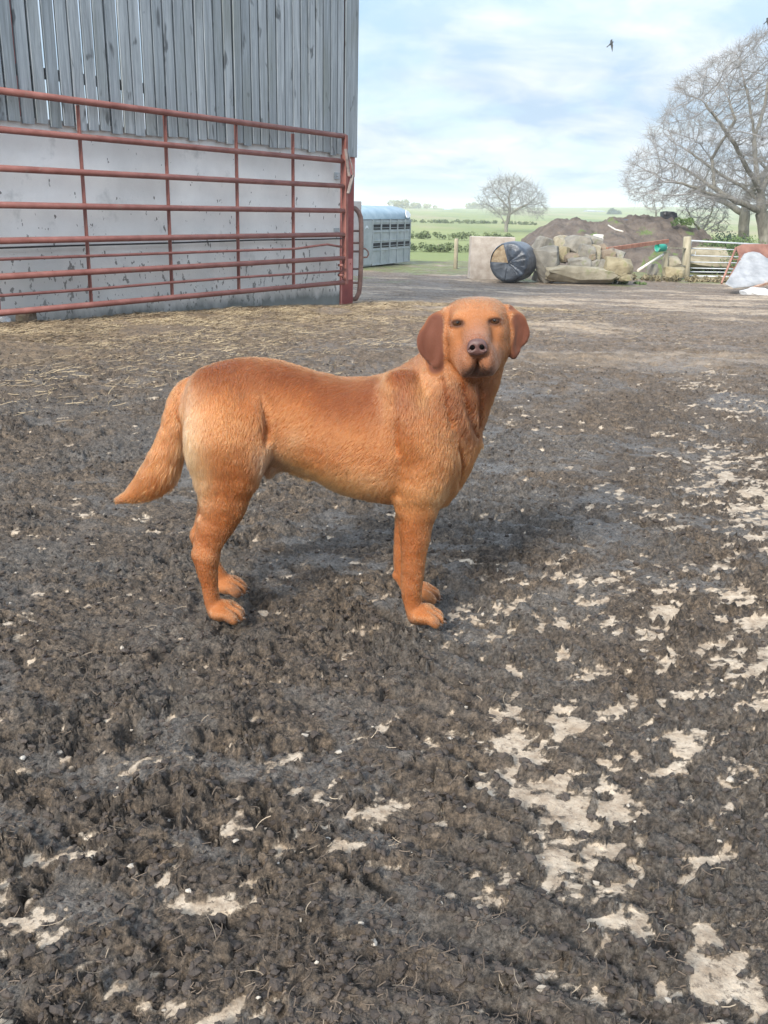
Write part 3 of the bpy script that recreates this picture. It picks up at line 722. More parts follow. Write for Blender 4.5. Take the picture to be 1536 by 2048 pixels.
stones = [ # zoom x, y, w, h, material, depth offset, tilt, label
 (330,545,420,100,0,-.5,.02,'long flat pale sandstone slab lying along the foot of the stone heap'),
 (115,480,140,210,1,-.1,-.15,'tall grey boulder leaning against the black bale'),
 (95,375,130,120,1,.7,.3,'rough grey boulder behind the tall one, on top left of the stone heap'),
 (305,358,175,115,1,.5,.1,'big grey crown stone, widest on top of the stone heap'),
 (190,350,80,100,0,.6,-.3,'pale stone between the left boulder and the big crown stone'),
 (362,398,95,80,1,-.1,.2,'squarish grey stone just under the big crown stone'),
 (270,437,95,58,3,-.1,.05,'flat brown stone in the middle left of the heap'),
 (212,418,72,95,2,.1,.15,'upright mossy yellow stone beside the flat brown one'),
 (322,472,140,72,1,-.25,-.1,'wide grey stone resting on the long slab'),
 (385,435,65,45,3,-.2,.0,'small dark stone tucked in the centre of the heap'),
 (430,420,58,100,0,0,-.1,'narrow upright pale stone in the centre of the heap'),
 (568,502,175,115,2,-.4,.12,'large ochre block at the right end of the stone heap'),
 (472,490,65,70,1,-.3,.4,'grey stone wedged against the large ochre block'),
 (505,422,90,80,3,.15,-.2,'dark brown stone above the ochre block, under the rusty beam'),
 (562,428,80,75,1,.2,.3,'grey stone at the right, top of the ochre block'),
 (412,478,68,58,1,-.2,.1,'rounded grey stone right of the wide one on the slab'),
 (466,395,85,85,3,.3,-.4,'brown stone touching the low end of the rusty beam'),
 (420,382,55,50,0,.1,.2,'small pale stone right of the squarish grey one'),
 (560,550,75,50,0,-.6,.1,'pale chunk on the ground below the ochre block'),
 (615,565,85,45,2,-.65,0,'low moss covered stone at the right foot of the heap'),
 (400,338,100,75,1,.8,.2,'grey stone at the back, right of the crown stone'),
 (328,420,60,60,0,0,.5,'small buff stone left of the squarish grey one'),
 (60,560,70,60,1,.1,.2,'dark low stone half hidden between bale and slab'),
 (240,330,90,60,0,.9,.1,'pale stone at the back, left of the crown stone'),
]
ZS = 3.227
for k, (x, y, w, h_, mi, dY, tl, lab) in enumerate(stones):
    u, v = 1060+x/ZS, 380+y/ZS; Y = 30.2+dY
    p = atY(u, v, Y); s = pxm(p)/ZS
    bm = rock(w*s*.535, max(.16,min(w,h_*1.3)*s*.6), h_*s*.535, 100+k)
    bm.transform(Matrix.Rotation(tl,4,'Y') @ Matrix.Rotation(random.Random(k).uniform(-.35,.35) if w<200 else .05,4,'Z'))
    me = bpy.data.meshes.new('stone'); bm.to_mesh(me); bm.free(); me.materials.append(M_s[mi])
    o = bpy.data.objects.new('stone', me); C.objects.link(o); o.location = p
    tag(o, lab, 'stone', GS)
GS2 = 'boulders beyond the field gate and posts'
for k, (x, y, w, h_, mi, Y, lab) in enumerate([(1150,440,250,125,0,38.5,'huge pale boulder lying behind the silver field gate'),(1265,452,150,95,2,39.2,'lower ochre boulder behind the gate, right of the huge pale one'),
     (915,470,100,70,0,34.5,'buff boulder between the two fence posts, upper one'),(930,530,120,60,2,34.0,'ochre boulder on the ground between the two fence posts'),(790,515,60,65,1,33.5,'grey stone standing under the pale leaning pole')]):
    p = atY(1060+x/ZS, 380+y/ZS, Y); s = pxm(p)/ZS
    bm = rock(w*s*.56, w*s*.4, h_*s*.56, 300+k); me = bpy.data.meshes.new('boulder'); bm.to_mesh(me); bm.free(); me.materials.append(M_s[mi])
    o = bpy.data.objects.new('boulder', me); C.objects.link(o); o.location = p; tag(o, lab, 'boulder', GS2)

# ---------------------------------------------------------------- muck heap
HYc = 43.5
tops = [(-40,330),(0,292),(70,242),(150,197),(250,184),(330,187),(420,196),(480,178),(560,172),(700,168),(790,166),(860,172),(950,203),(1040,234),(1100,272),(1180,340),(1260,420)]
hx = np.array([atY(1060+x/ZS, 380+y/ZS, HYc).x for x,y in tops]); hz = np.array([atY(1060+x/ZS, 380+y/ZS, HYc).z for x,y in tops])
GX, GY = np.meshgrid(np.linspace(hx[0]-.6,hx[-1]+.6,170), np.linspace(-1,1,110))
base = float(profile(HYc))
hh = np.interp(GX, hx, hz-base, left=-.2, right=-.2)
wd = 4.9
shp = np.clip(1-np.abs(GY)**1.7,0,1)
lumpy = .22*fbm2(GX*.9, GY*4, 5, 140, .6)*shp**.3 + .10*(1-2*np.abs(noise2(GX*1.7,GY*8,144)))*shp**.4
GZ = profile(HYc+GY*wd) - .15 + (hh+.05)*shp + lumpy*.8
ii = np.arange(GX.size).reshape(GX.shape); Q = np.stack([ii[:-1,:-1], ii[:-1,1:], ii[1:,1:], ii[1:,:-1]], -1).reshape(-1,4)
M_muck = mat('muck', (.050,.038,.032), .92, (.135,.108,.088), scale=1.6, detail=12, lo=.32, hi=.68, bump=.06, bscale=7, nrough=.7, spots=[((.085,.12,.035),.75,.585,.05),((.22,.17,.12),2.4,.62,.08)])
heap = np_mesh('muck_heap', np.stack([GX, HYc+GY*wd, GZ],-1).reshape(-1,3), Q, M_muck, smooth=True)
tag(recenter(heap), 'long brown muck heap with weeds growing on it behind the stones', 'muck heap')
def on_heap(x, y):
    p = atY(1060+x/ZS, 380+y/ZS, HYc); return p
p = on_heap(895,178); bm = rock(.34,.30,.27,41,6); me = bpy.data.meshes.new('rubbish_bag'); bm.to_mesh(me); bm.free(); me.materials.append(mat('black_plastic',(.012,.013,.016),.45,bump=.03,bscale=6))
o = bpy.data.objects.new('rubbish_bag', me); C.objects.link(o); o.location = p; tag(o,'black plastic bag lump on the right crest of the muck heap','bag')
p = on_heap(610,210); bm = rock(.20,.2,.14,43,6); me = bpy.data.meshes.new('plastic_scrap'); bm.to_mesh(me); bm.free(); me.materials.append(mat('blue_black_plastic',(.03,.045,.08),.5,bump=.03,bscale=6))
o = bpy.data.objects.new('plastic_scrap', me); C.objects.link(o); o.location = p; tag(o,'crumpled blue black plastic scrap half buried near the crest of the muck heap','plastic scrap')
a, b = atY(1060+505/ZS,380+228/ZS,41.0), atY(1060+600/ZS,380+268/ZS,40.2)
tag(recenter(MB().tube([a,(a+b)/2+Vector((0,0,-.05)),b],.035,7).build('stick',mat('bleached_wood',(.45,.42,.38),.8))),'bleached pale stick lying on the front slope of the muck heap','stick')
for k,(x,y,w,h_) in enumerate(((440,297,60,22),(455,312,26,18),(385,312,40,16))):
    p = atY(1060+x/ZS,380+y/ZS,38.9); s = pxm(p)/ZS; bm = rock(w*s*.5,.15,h_*s*.5,60+k,7); me = bpy.data.meshes.new('rubble'); bm.to_mesh(me); bm.free(); me.materials.append(mat('white_rubble',(.38,.36,.34),.8,(.50,.48,.46),scale=4))
    o = bpy.data.objects.new('rubble', me); C.objects.link(o); o.location = p
    tag(o,['wide flat whitish rubble scrap at the foot of the muck heap','small upright whitish rubble scrap beside the wide flat one','thin whitish rubble scrap left of the wide flat one'][k],'rubble','pale scraps on the muck heap')

# ---------------------------------------------------------------- posts, rails, bucket, gate
M_post = mat('weathered_post', (.20,.175,.12), .9, (.34,.305,.225), scale=7, stretch=(1,1,.2), bump=.01, bscale=20)
def post(u, v0, v1, Y, r, label, name='fence_post', lean=0, sq=False, group='wooden fence posts'):
    t = atY(u+lean, v0, Y); b = atY(u, v1, Y); b.z -= .25
    mb = MB()
    mb.tube([b, b*.5+t*.5, t-(t-b)*.02, t], [r*1.05,r,r*.97,r*.8], 4 if sq else 10)
    return tag(recenter(mb.build(name, M_post)), label, 'fence post', group)
post(911,477,533,38.0,.085,'round wooden fence post standing alone between trailer and concrete block', lean=2)
post(1372,473,553,35.6,.155,'stout wooden gatepost hanging the silver field gate', lean=3)
post(1330,503,551,34.2,.105,'shorter wooden fence post carrying the teal bucket', lean=2)
post(877,488,507,70,.05,'thin distant fence stake in the green field', name='fence_stake', group=None)
p1, p2 = atY(1334,495,34.3), atY(1370,497,35.5)
tag(recenter(MB().beam(p1,p2,.10,.05).build('rail', M_post)),'upper wooden rail between the bucket post and the gatepost','rail','rails between bucket post and gatepost')
p1, p2 = atY(1334,530,34.3), atY(1370,532,35.5)
tag(recenter(MB().beam(p1,p2,.09,.05).build('rail', M_post)),'lower wooden rail between the bucket post and the gatepost','rail','rails between bucket post and gatepost')
p1, p2 = atY(1214,499,30.2), atY(1336,482,33.9)
tag(recenter(MB().beam(p1,p2,.07,.13,bevel=.008).build('steel_beam', mat('rusty_beam',(.22,.085,.05),.8,(.36,.17,.11),scale=5))),'rusty brown steel beam leaning from the stones up to the bucket post','beam')
p1, p2 = atY(1276,541,32.3), atY(1326,509,33.9)
tag(recenter(MB().tube([p1,p2],[.05,.045],8).build('pole', mat('pale_pole',(.5,.46,.38),.8,(.62,.58,.5),scale=6))),'pale wooden pole leaning against the post under the teal bucket','pole')
# bucket lying on its side, mouth to the left
p = atY(1323,495.5,34.0); s = pxm(p)
bk = thing('bucket','teal plastic bucket lying on its side on top of the shorter fence post','bucket',p)
M_teal = mat('teal_plastic',(.01,.22,.16),.4,(.02,.30,.22),scale=3)
ax = Vector((-.93,-.3,.02)).normalized()
cen = p - ax*0
prof_ = [(-9,.0),(-9,6.5),(-8.5,7),(0,7.6),(9.5,8.6),(10.3,9.2),(10.3,8.4),(9.3,7.9),(-8,6.3),(-8.2,0)]
mb = MB(); side = ax.cross(UP).normalized(); up2 = side.cross(ax)
ringv = []
for a_, r_ in prof_:
    ringv.append([mb.bm.verts.new(cen + ax*a_*s + (side*math.cos(2*math.pi*k/20)+up2*math.sin(2*math.pi*k/20))*max(r_,.01)*s) for k in range(20)])
for i in range(len(ringv)-1):
    for k in range(20): mb.bm.faces.new((ringv[i][k],ringv[i][(k+1)%20],ringv[i+1][(k+1)%20],ringv[i+1][k]))
under(bk, mb.build('body', M_teal, None, True))
hp_ = [cen + ax*8.5*s + side*8.8*s*math.cos(t) + (ax*2 - up2*7)*s*math.sin(t) for t in np.linspace(0,math.pi,12)]
under(bk, MB().tube(hp_, .010, 6).build('handle', M_galv))
# silver field gate
YG = 36.0
fg = thing('field_gate','silver galvanised field gate with six bars between gatepost and rusty scrap','gate', gp(1430,555))
M_silver = mat('bright_galvanised', (.30,.32,.34), .5, (.40,.42,.44), scale=6, metal=.3)
def fp(u,v): return atY(u,v,YG)
def fpart(mb,name): return under(fg, mb.build(name, M_silver))
for v0,v1,r_ in ((481.5,487.5,.036),(497,500,.021),(511,514,.021),(524,526,.021),(536,538.5,.021),(543.5,545,.021),(552,554,.036)):
    a = fp(1381 if v0<490 else 1376, v0); b = fp(1560, v1 if False else v0+(1560-1376)*(v1-v0)/110.); fpart(MB().tube([a,b], r_, 8),'bar')
fpart(MB().tube([fp(1382,481),fp(1373.5,552)], .04, 8),'end_stile'); fpart(MB().tube([fp(1560,486),fp(1560,556)], .04, 8),'end_stile')
fpart(MB().tube([fp(1391,503),fp(1391,509),fp(1383,509)], .015, 6),'latch')

# ---------------------------------------------------------------- rusty scrap, white sheet, rubble
YS = 27.5
def spt(x, y, Y=YS): return atY(1060+x/ZS, 380+y/ZS, Y)
M_scrap = mat('rusty_sheet', (.13,.055,.04), .8, (.25,.125,.09), scale=2, bump=.01, bscale=8)
sc_ = thing('scrap_panel','rusty red steel panel propped up at an angle beside the field gate','scrap panel', spt(1420,600))
mb = MB()
poly = [spt(1330,370,27.9),spt(1375,350,28.0),(spt(1500,348,28.0)),spt(1700,360,28),spt(1750,600,27.2),spt(1300,600,27.0),spt(1350,430,27.7)]
mb.prism(poly, Vector((0,.05,0))); under(sc_, mb.build('panel', M_scrap))
under(sc_, MB().beam(spt(1330,372,27.6), spt(1236,604,26.6), .05,.05).build('side_rail', M_scrap))
under(sc_, MB().beam(spt(1372,420,27.6), spt(1290,560,26.9), .04,.04).build('side_rail', M_scrap))
for y in (445,495,545): under(sc_, MB().beam(spt(1330-(y-372)*.41,y,27.3), spt(1375-(y-420)*.58,y+6,27.35), .03,.03).build('rung', M_scrap))
wx_ = [spt(x,y,Y) for x,y,Y in ((1368,412,27.75),(1395,402,27.8),(1430,398,27.8),(1470,406,27.8),(1515,440,27.6),(1640,430,27.5),(1700,560,26.9),(1540,590,26.6),(1400,622,26.4),(1300,632,26.3),(1244,604,26.4),(1290,540,26.9),(1330,470,27.4))]
bm = bmesh.new(); f = bm.faces.new([bm.verts.new(p_-Vector((0,.16,0))) for p_ in wx_]); bmesh.ops.triangulate(bm, faces=[f]); bmesh.ops.subdivide_edges(bm, edges=bm.edges[:], cuts=5, use_grid_fill=True)
for v in bm.verts:
    v.co.y += .05*float(noise2(np.array([v.co.x*3.0]),np.array([v.co.z*2.2]),7)[0]) + .02*float(noise2(np.array([v.co.x*9.]),np.array([v.co.z*8.]),9)[0])
    if f.is_valid: pass
for fc in bm.faces: fc.smooth = True
me = bpy.data.meshes.new('plastic_sheet'); bm.to_mesh(me); bm.free(); me.materials.append(mat('white_plastic_sheet',(.19,.195,.205),.65,(.30,.305,.315),scale=3,bump=.03,bscale=3.5,spots=[((.50,.38,.30),1.3,.62,.12)]))
o = bpy.data.objects.new('plastic_sheet', me); C.objects.link(o); o.modifiers.new('thick','SOLIDIFY').thickness=.012
tag(recenter(o),'dirty white sheet draped over the rusty scrap panel','sheet')
for k,(x,y,w,h_,lab) in enumerate(((1450,665,120,62,'rounded white rubble sack in front of the white sheet'),(1400,672,60,40,'small pale lump left of the rounded white sack'),(1505,680,80,40,'flat pale lump at the right edge beside the white sack'))):
    p = spt(x,y,25.6); s = pxm(p)/ZS; bm = rock(w*s*.5,.3,h_*s*.55,80+k,7); me = bpy.data.meshes.new('sack'); bm.to_mesh(me); bm.free(); me.materials.append(mat('white_sack',(.36,.36,.36),.8,(.50,.50,.50),scale=3,bump=.02,bscale=8))
    o = bpy.data.objects.new('sack', me); C.objects.link(o); o.location = p; tag(o, lab, 'sack', 'white sacks and lumps by the scrap')
tag(recenter(MB().beam(spt(1420,640,26.0),spt(1600,575,26.8),.10,.06).build('timber', mat('brown_timber',(.24,.13,.09),.85,(.36,.24,.17),scale=6))),'brown timber length leaning low beside the white sheet','timber')
for k,(u,v,Y) in enumerate(((48,639,9.6),)):
    p = gp(u,v); bm = rock(.16,.10,.07,71,8); me = bpy.data.meshes.new('stone'); bm.to_mesh(me); bm.free(); me.materials.append(M_s[3])
    o = bpy.data.objects.new('foot_stone', me); C.objects.link(o); o.location = p+Vector((0,-.05,.03)); tag(o,'brown stone under the bottom rail of the red gate','stone')
p = gp(9,644); bm = rock(.06,.05,.035,72,8); me = bpy.data.meshes.new('rag'); bm.to_mesh(me); bm.free(); me.materials.append(M_white)
o = bpy.data.objects.new('rag', me); C.objects.link(o); o.location = p+Vector((0,0,.02)); tag(o,'small white rag on the straw at the left edge under the gate','rag')

# ---------------------------------------------------------------- bare trees (space colonisation)
def colonise(seeds, attract, step, infl, kill, iters, rng):
    nodes = [Vector(s) for s in seeds[0]]; par = list(seeds[1]); att = [Vector(a) for a in attract]
    for it in range(iters):
        kd = kdtree.KDTree(len(nodes))
        for i, n in enumerate(nodes): kd.insert(n, i)
        kd.balance(); pull = {}; keep = []
        for a in att:
            co, i, d = kd.find(a)
            if d < kill: continue
            keep.append(a)
            if d < infl: pull.setdefault(i, Vector((0,0,0))); pull[i] += (a-co).normalized()
        att = keep
        if not pull: break
        for i, v in pull.items():
            if v.length < .05: continue
            v = v.normalized() + Vector((rng.uniform(-1,1),rng.uniform(-1,1),rng.uniform(-1,1)))*.28
            nodes.append(nodes[i] + v.normalized()*step); par.append(i)
    return nodes, par
def tree_mesh(nodes, par, tip, trunk_r, expo, rng, twigs, twig_len, split, origin, min_sides=3):
    n = len(nodes); ch = [[] for _ in range(n)]
    for i, p in enumerate(par):
        if p >= 0: ch[p].append(i)
    w = [0.0]*n
    for i in range(n-1,-1,-1):
        w[i] = w[i] + (1.0 if not ch[i] else 0.0)
        if par[i] >= 0: w[par[i]] += w[i]
    rad = [tip*(max(x,1))**(1/expo) for x in w]; k = trunk_r/rad[0]
    rad = [max(tip, tip + (r-tip)*(trunk_r-tip)/(rad[0]-tip)) for r in rad]
    V1=[];Q1=[];V2=[];Q2=[]
    def ring(V, c, d, r, s):
        a = Vector((0,0,1)) if abs(d.z)<.85 else Vector((1,0,0)); x = d.cross(a).normalized(); y = d.cross(x)
        b = len(V)
        for q in range(s): V.append(c + (x*math.cos(6.2832*q/s)+y*math.sin(6.2832*q/s))*r)
        return b
    def seg(a, b, ra, rb, V, Q, s):
        d = (b-a)
        if d.length < 1e-6: return
        d.normalize(); i = ring(V,a-d*ra*.3,d,ra,s); j = ring(V,b,d,rb,s)
        for q in range(s): Q.append((i+q,i+(q+1)%s,j+(q+1)%s,j+q))
    for i in range(1,n):
        p = par[i]
        if p < 0: continue
        big = rad[i] > split
        main = rad[p] if rad[i] > rad[p]*.75 else rad[i]*1.1
        seg(nodes[p]-origin, nodes[i]-origin, main, rad[i], V1 if big else V2, Q1 if big else Q2, 8 if big else min_sides)
        if not big and rad[i] < tip*4:
            d0 = (nodes[i]-nodes[p]).normalized()
            for _ in range(twigs):
                if rng.random() < .15: continue
                a = nodes[p].lerp(nodes[i], rng.random())
                dd = (d0 + Vector((rng.uniform(-1,1),rng.uniform(-1,1),rng.uniform(-.7,1.1)))*.9).normalized(); l = twig_len*rng.uniform(.4,1.2)
                b = a+dd*l*.5; c = b+(dd+Vector((rng.uniform(-1,1),rng.uniform(-1,1),rng.uniform(-.5,1)))*.4).normalized()*l*.5
                seg(a-origin,b-origin,tip*.8,tip*.6,V2,Q2,3); seg(b-origin,c-origin,tip*.6,tip*.35,V2,Q2,3)
    return V1,Q1,V2,Q2
def inpoly(x, y, P):
    c = False; j = len(P)-1
    for i in range(len(P)):
        if (P[i][1] > y) != (P[j][1] > y) and x < (P[j][0]-P[i][0])*(y-P[i][1])/(P[j][1]-P[i][1])+P[i][0]: c = not c
        j = i
    return c
def bare_tree(name, label, Y, trunk_px, env, n_att, depth, step, infl, kill, tip, trunk_r, twigs, twig_len, seed, split, limbs=(), expo=2.25, group=None, mt=None):
    rng = random.Random(seed)
    pts = [atY(u,v,Y) for u,v in trunk_px]; nodes=[pts[0]]; par=[-1]
    def chain(i, pl):
        for q in pl:
            a = nodes[i]; m_ = max(1,int((q-a).length/step))
            for t in range(1,m_+1): nodes.append(a.lerp(q,t/m_)+Vector((rng.uniform(-1,1),rng.uniform(-1,1),rng.uniform(-1,1)))*step*.10); par.append(i); i = len(nodes)-1
        return i
    e0 = chain(0, pts[1:])
    for lb in limbs:
        s0 = atY(*lb[0][:2], Y); i0 = min(range(len(nodes)), key=lambda i:(nodes[i]-s0).length)
        chain(i0, [atY(q[0],q[1],Y+q[2]) for q in lb[1:]])
    us = [e[0] for e in env]; vs = [e[1] for e in env]; A = []
    cu = (min(us)+max(us))/2; cv = (min(vs)+max(vs))/2
    while len(A) < n_att:
        u = rng.uniform(min(us),max(us)); v = rng.uniform(min(vs),max(vs))
        if not inpoly(u,v,env): continue
        f = max(.15, 1-((u-cu)/(max(us)-min(us))*2)**2*.8)
        A.append(atY(u,v,Y+rng.uniform(-1,1)*depth*math.sqrt(f)))
    nodes, par = colonise((nodes,par), A, step, infl, kill, 120, rng)
    V1,Q1,V2,Q2 = tree_mesh(nodes, par, tip, trunk_r, expo, rng, twigs, twig_len, split, pts[0])
    o = thing(name, label, 'tree', pts[0], group)
    if V1: t_ = np_mesh('trunk', np.array(V1), np.array(Q1), mt or M_bark, smooth=True); t_.parent = o
    c_ = np_mesh('crown', np.array(V2), np.array(Q2), M_twig, smooth=True); c_.parent = o
    return o
env1 = [(1238,372),(1248,330),(1285,285),(1292,250),(1325,225),(1345,165),(1400,130),(1440,105),(1490,75),(1560,35),(1700,40),(1800,180),(1810,330),(1740,410),(1600,400),(1530,415),(1420,408),(1330,412),(1262,410)]
bare_tree('oak_tree','large bare spreading oak at the right edge of the picture',44,[(1531,512),(1530,470),(1524,425),(1520,385)],env1,7500,4.6,.21,1.5,.30,.0062,.30,5,.52,5,.045,
   expo=1.9,limbs=(((1526,430),(1490,408,-.6),(1450,394,-1.0),(1405,384,-1.4),(1365,366,-1.8),(1325,362,-2.2)),((1450,394),(1420,372,-.2),(1392,352,.6),(1356,330,1.0)),((1405,384),(1370,388,-2.6),(1325,390,-3)),
     ((1522,405),(1486,372,.6),(1446,352,1.2),(1410,326,1.8),(1368,296,2.2)),((1446,352),(1424,318,.6),(1398,286,.2)),((1520,385),(1496,340,-.8),(1470,290,-1.6),(1436,240,-2.2),(1404,200,-2.4)),((1470,290),(1470,240,-.8),(1454,190,-.4)),
     ((1520,385),(1512,330,.4),(1508,270,.8),(1498,200,1.2),(1482,140,1.2)),((1508,270),(1530,210,2),(1540,140,2.4)),((1524,425),(1560,370,1),(1610,310,1.6),(1680,280,2)),((1520,385),(1560,310,.4),(1590,220,.5),(1610,140,.5)),((1560,370),(1620,370,-1),(1700,350,-2))))
env2 = [(1380,380),(1400,330),(1450,300),(1520,290),(1580,330),(1600,400),(1540,430),(1440,425),(1390,420)]
bare_tree('oak_tree','bare tree with a thick brown trunk just left of the large oak',52,[(1487,480),(1488,440),(1492,400)],env2,1500,2.5,.25,1.7,.38,.008,.30,3,.5,6,.05,limbs=(((1489,430),(1450,405,.5),(1410,390,1)),((1492,400),(1520,360,-1),(1540,330,-1))))
env3 = [(949,398),(962,378),(985,360),(1015,350),(1045,354),(1072,370),(1092,395),(1097,420),(1078,436),(1050,428),(1018,432),(985,430),(962,420)]
bare_tree('oak_tree','round crowned bare tree standing alone in the green field',165,[(1012,463),(1013,450),(1017,438),(1020,420)],env3,2600,5.0,.62,4.5,.85,.018,.33,6,1.7,7,.11,
   limbs=(((1013,446),(1000,430,1),(985,415,2)),((1018,432),(1040,415,-1),(1060,405,-2)),((1020,420),(1018,395,0),(1022,375,1)),((1020,425),(1002,400,2),(990,385,2))))
env4 = [(1345,460),(1350,420),(1375,385),(1420,375),(1455,395),(1465,440),(1450,470),(1390,470)]
bare_tree('bare_shrub','grey green bare shrub tangle between muck heap and oaks',50,[(1405,478),(1404,466)],env4,1700,2.0,.20,2.0,.34,.008,.08,4,.4,8,.035,limbs=(((1404,468),(1385,440,-.6),(1370,410,-.8)),((1404,468),(1420,430,.5),(1432,400,.8)),((1404,470),(1445,440,.2))),mt=mat('lichen_bark',(.16,.165,.11),.9,(.25,.25,.18),scale=6))
env5 = [(1284,418),(1290,400),(1308,393),(1330,398),(1340,415),(1325,428),(1295,428)]
bare_tree('bare_shrub','small feathery bare bush on the skyline behind the muck heap',75,[(1312,436),(1312,428)],env5,260,1.2,.28,2.5,.45,.014,.07,3,.7,9,.05)
bpy.data.objects['bare_shrub']['category']='shrub'
for o in [x for x in bpy.data.objects if x.name.startswith('bare_shrub')]: o['category']='shrub'

# ---------------------------------------------------------------- hedges, bushes, far things
M_bush = leaf_mat('bush_leaf',(.045,.085,.022),(.11,.17,.05))
M_bush2 = leaf_mat('dark_evergreen',(.015,.035,.022),(.04,.075,.04))
M_hedge = leaf_mat('hedge_leaf',(.055,.085,.03),(.12,.15,.06),.4)
M_rough = leaf_mat('rough_grass',(.10,.12,.04),(.22,.21,.10),.8)
def at_ground(u, Y, dz=0):
    p = atY(u, 450, Y); p.z = float(profile(Y))+dz; return p
bush('evergreen_bush','dark blue green evergreen bush at the foot of the thick brown trunk','bush',at_ground(1478,40),1.1,1.0,2.2,3200,.055,M_bush2,21)
bush('leafy_bush','bright green leafy bush behind the rusty scrap, right edge','bush',at_ground(1518,39),2.2,1.2,2.15,5200,.05,M_bush,22)
bush('leafy_bush','low bright green bush behind the left half of the field gate','bush',at_ground(1436,38.6),1.9,1.0,1.75,3600,.05,M_bush,23)
bush('leafy_bush','green bush tuft on the right shoulder of the muck heap','bush',atY(1362,452,41.5),.9,.6,.4,900,.04,M_bush,24)
bush('hedge','nearer rough green hedge line crossing the field behind the fence post','hedge',at_ground(885,58),6.5,.8,.62,4200,.06,M_hedge,25,lump=4)
bush('hedge','farther green hedge line across the field, above the nearer one','hedge',at_ground(900,98),13,1.2,.85,4200,.10,M_hedge,26,lump=4)
bush('hedge','thin far dark hedge running across the open field toward the lone tree','hedge',at_ground(905,260),46,2,1.1,3800,.25,M_hedge,27,lump=3)
bush('weed_tuft','straggly brown weeds at the foot of the field gate and posts','weeds',at_ground(1385,32.5,-.05),5.2,.9,.28,5200,.045,leaf_mat('dry_weeds',(.10,.085,.045),(.24,.20,.12),2),28)
bush('grass_tuft','green grass tuft growing at the right foot of the stone heap','grass tuft',at_ground(1262,30.0,-.05),1.6,.5,.24,1600,.04,M_bush,29)
for k,(u,Y,h_,w_,lab) in enumerate(((797,900,9,20,'yellow green far tree beside the white sheds'),(845,1000,6,30,'low far tree clump between the white sheds'),(1226,700,5,9,'dark far tree right of the grey farm sheds on the skyline'),(955,1050,8,22,'far tree clump behind the right white shed'))):
    p = at_ground(u,Y); p.z = float(field_z(np.array([p.x]),np.array([Y]))[0])
    bush('far_tree',lab,'tree',p,w_,w_*.5,h_,1200,1.0,leaf_mat('far_leaf',(.14,.15,.05),(.24,.23,.09),.1) if k!=2 else M_bush2,40+k,group='trees on the skyline')
M_shed = mat('white_shed',(.66,.68,.70),.7,(.78,.79,.80),scale=.05); M_greyshed = mat('grey_shed',(.26,.28,.31),.8,(.34,.36,.38),scale=.05)
def shed(u0,u1,v0,v1,Y,m,label,g_):
    a = atY(u0,v1,Y); b = atY(u1,v1,Y); t = atY(u0,v0,Y); w = b.x-a.x; h_ = t.z-a.z
    o = thing('far_shed',label,'shed',((a.x+b.x)/2,Y+10,a.z),g_)
    under(o, MB().box(((a.x+b.x)/2,Y+10,a.z+h_*.3-2),(w,20,h_*.6+4)).build('wall',m))
    r1_ = Vector(((a.x),Y-.5,a.z+h_*.6)); 
    mb = MB(); mb.prism([r1_, r1_+Vector((0,10.5,h_*.4)), r1_+Vector((0,21,0))], Vector((w,0,0))); under(o, mb.build('roof', M_shed if m is M_shed else M_greyshed))
shed(724,768,406,416,1200,M_shed,'long white far shed just right of the barn corner, above the trailer roof','white sheds on the skyline')
shed(770,794,408,416,1250,M_shed,'short white far shed second from the barn corner','white sheds on the skyline')
shed(862,932,413,419,1150,M_shed,'long low white far shed left of the lone tree','white sheds on the skyline')
shed(888,905,416,424,900,M_greyshed,'small grey far barn in front of the low white shed','grey farm sheds far off')
shed(1176,1192,420,425,800,M_greyshed,'left of two grey far farm sheds above the muck heap','grey farm sheds far off')
shed(1194,1211,421,425,820,M_greyshed,'right of two grey far farm sheds above the muck heap','grey farm sheds far off')

# ---------------------------------------------------------------- birds
M_bird = mat('dark_feathers',(.02,.022,.021),.7)
def bird(u, v, Y, label, s):
    p = atY(u,v,Y); o = thing('bird',label,'bird',p,None)
    mb = MB(); mb.tube([Vector((-.17,0,-.02)),Vector((-.08,0,0)),Vector((.02,0,.02)),Vector((.10,0,.03)),Vector((.15,0,.045)),Vector((.19,0,.035))],[.012,.04,.05,.036,.03,.006],8)
    b_ = mb.build('body',M_bird,None,True); b_.parent = o
    for sg, tip_ in ((-1,Vector((-.20,-.26,-.30))),(1,Vector((.20,.20,.10)))):
        mb = MB(); r_ = Vector((.03,0,.03)); m_ = r_.lerp(tip_,.5)+Vector((.05,0,.05))
        mb.prism([r_+Vector((.07,0,.01)), m_+Vector((.05,0,.02)), tip_, m_-Vector((.09,0,.0)), r_-Vector((.08,0,0))], Vector((0,.012,.008)))
        w_ = mb.build('wing',M_bird); w_.parent = o
    mb = MB(); mb.prism([Vector((-.14,-.02,-.01)),Vector((-.27,-.05,-.05)),Vector((-.28,.05,-.05)),Vector((-.14,.02,-.01))],Vector((0,0,.01))); t_=mb.build('tail',M_bird); t_.parent=o
    o.scale = (s,)*3; o.rotation_euler = (.2,-.45,.5)
bird(1222,88,48,'dark bird in flight high in the pale sky','' and 1 or .95)
bird(1534,43,60,'dark bird cut off by the right edge of the sky',1.0)

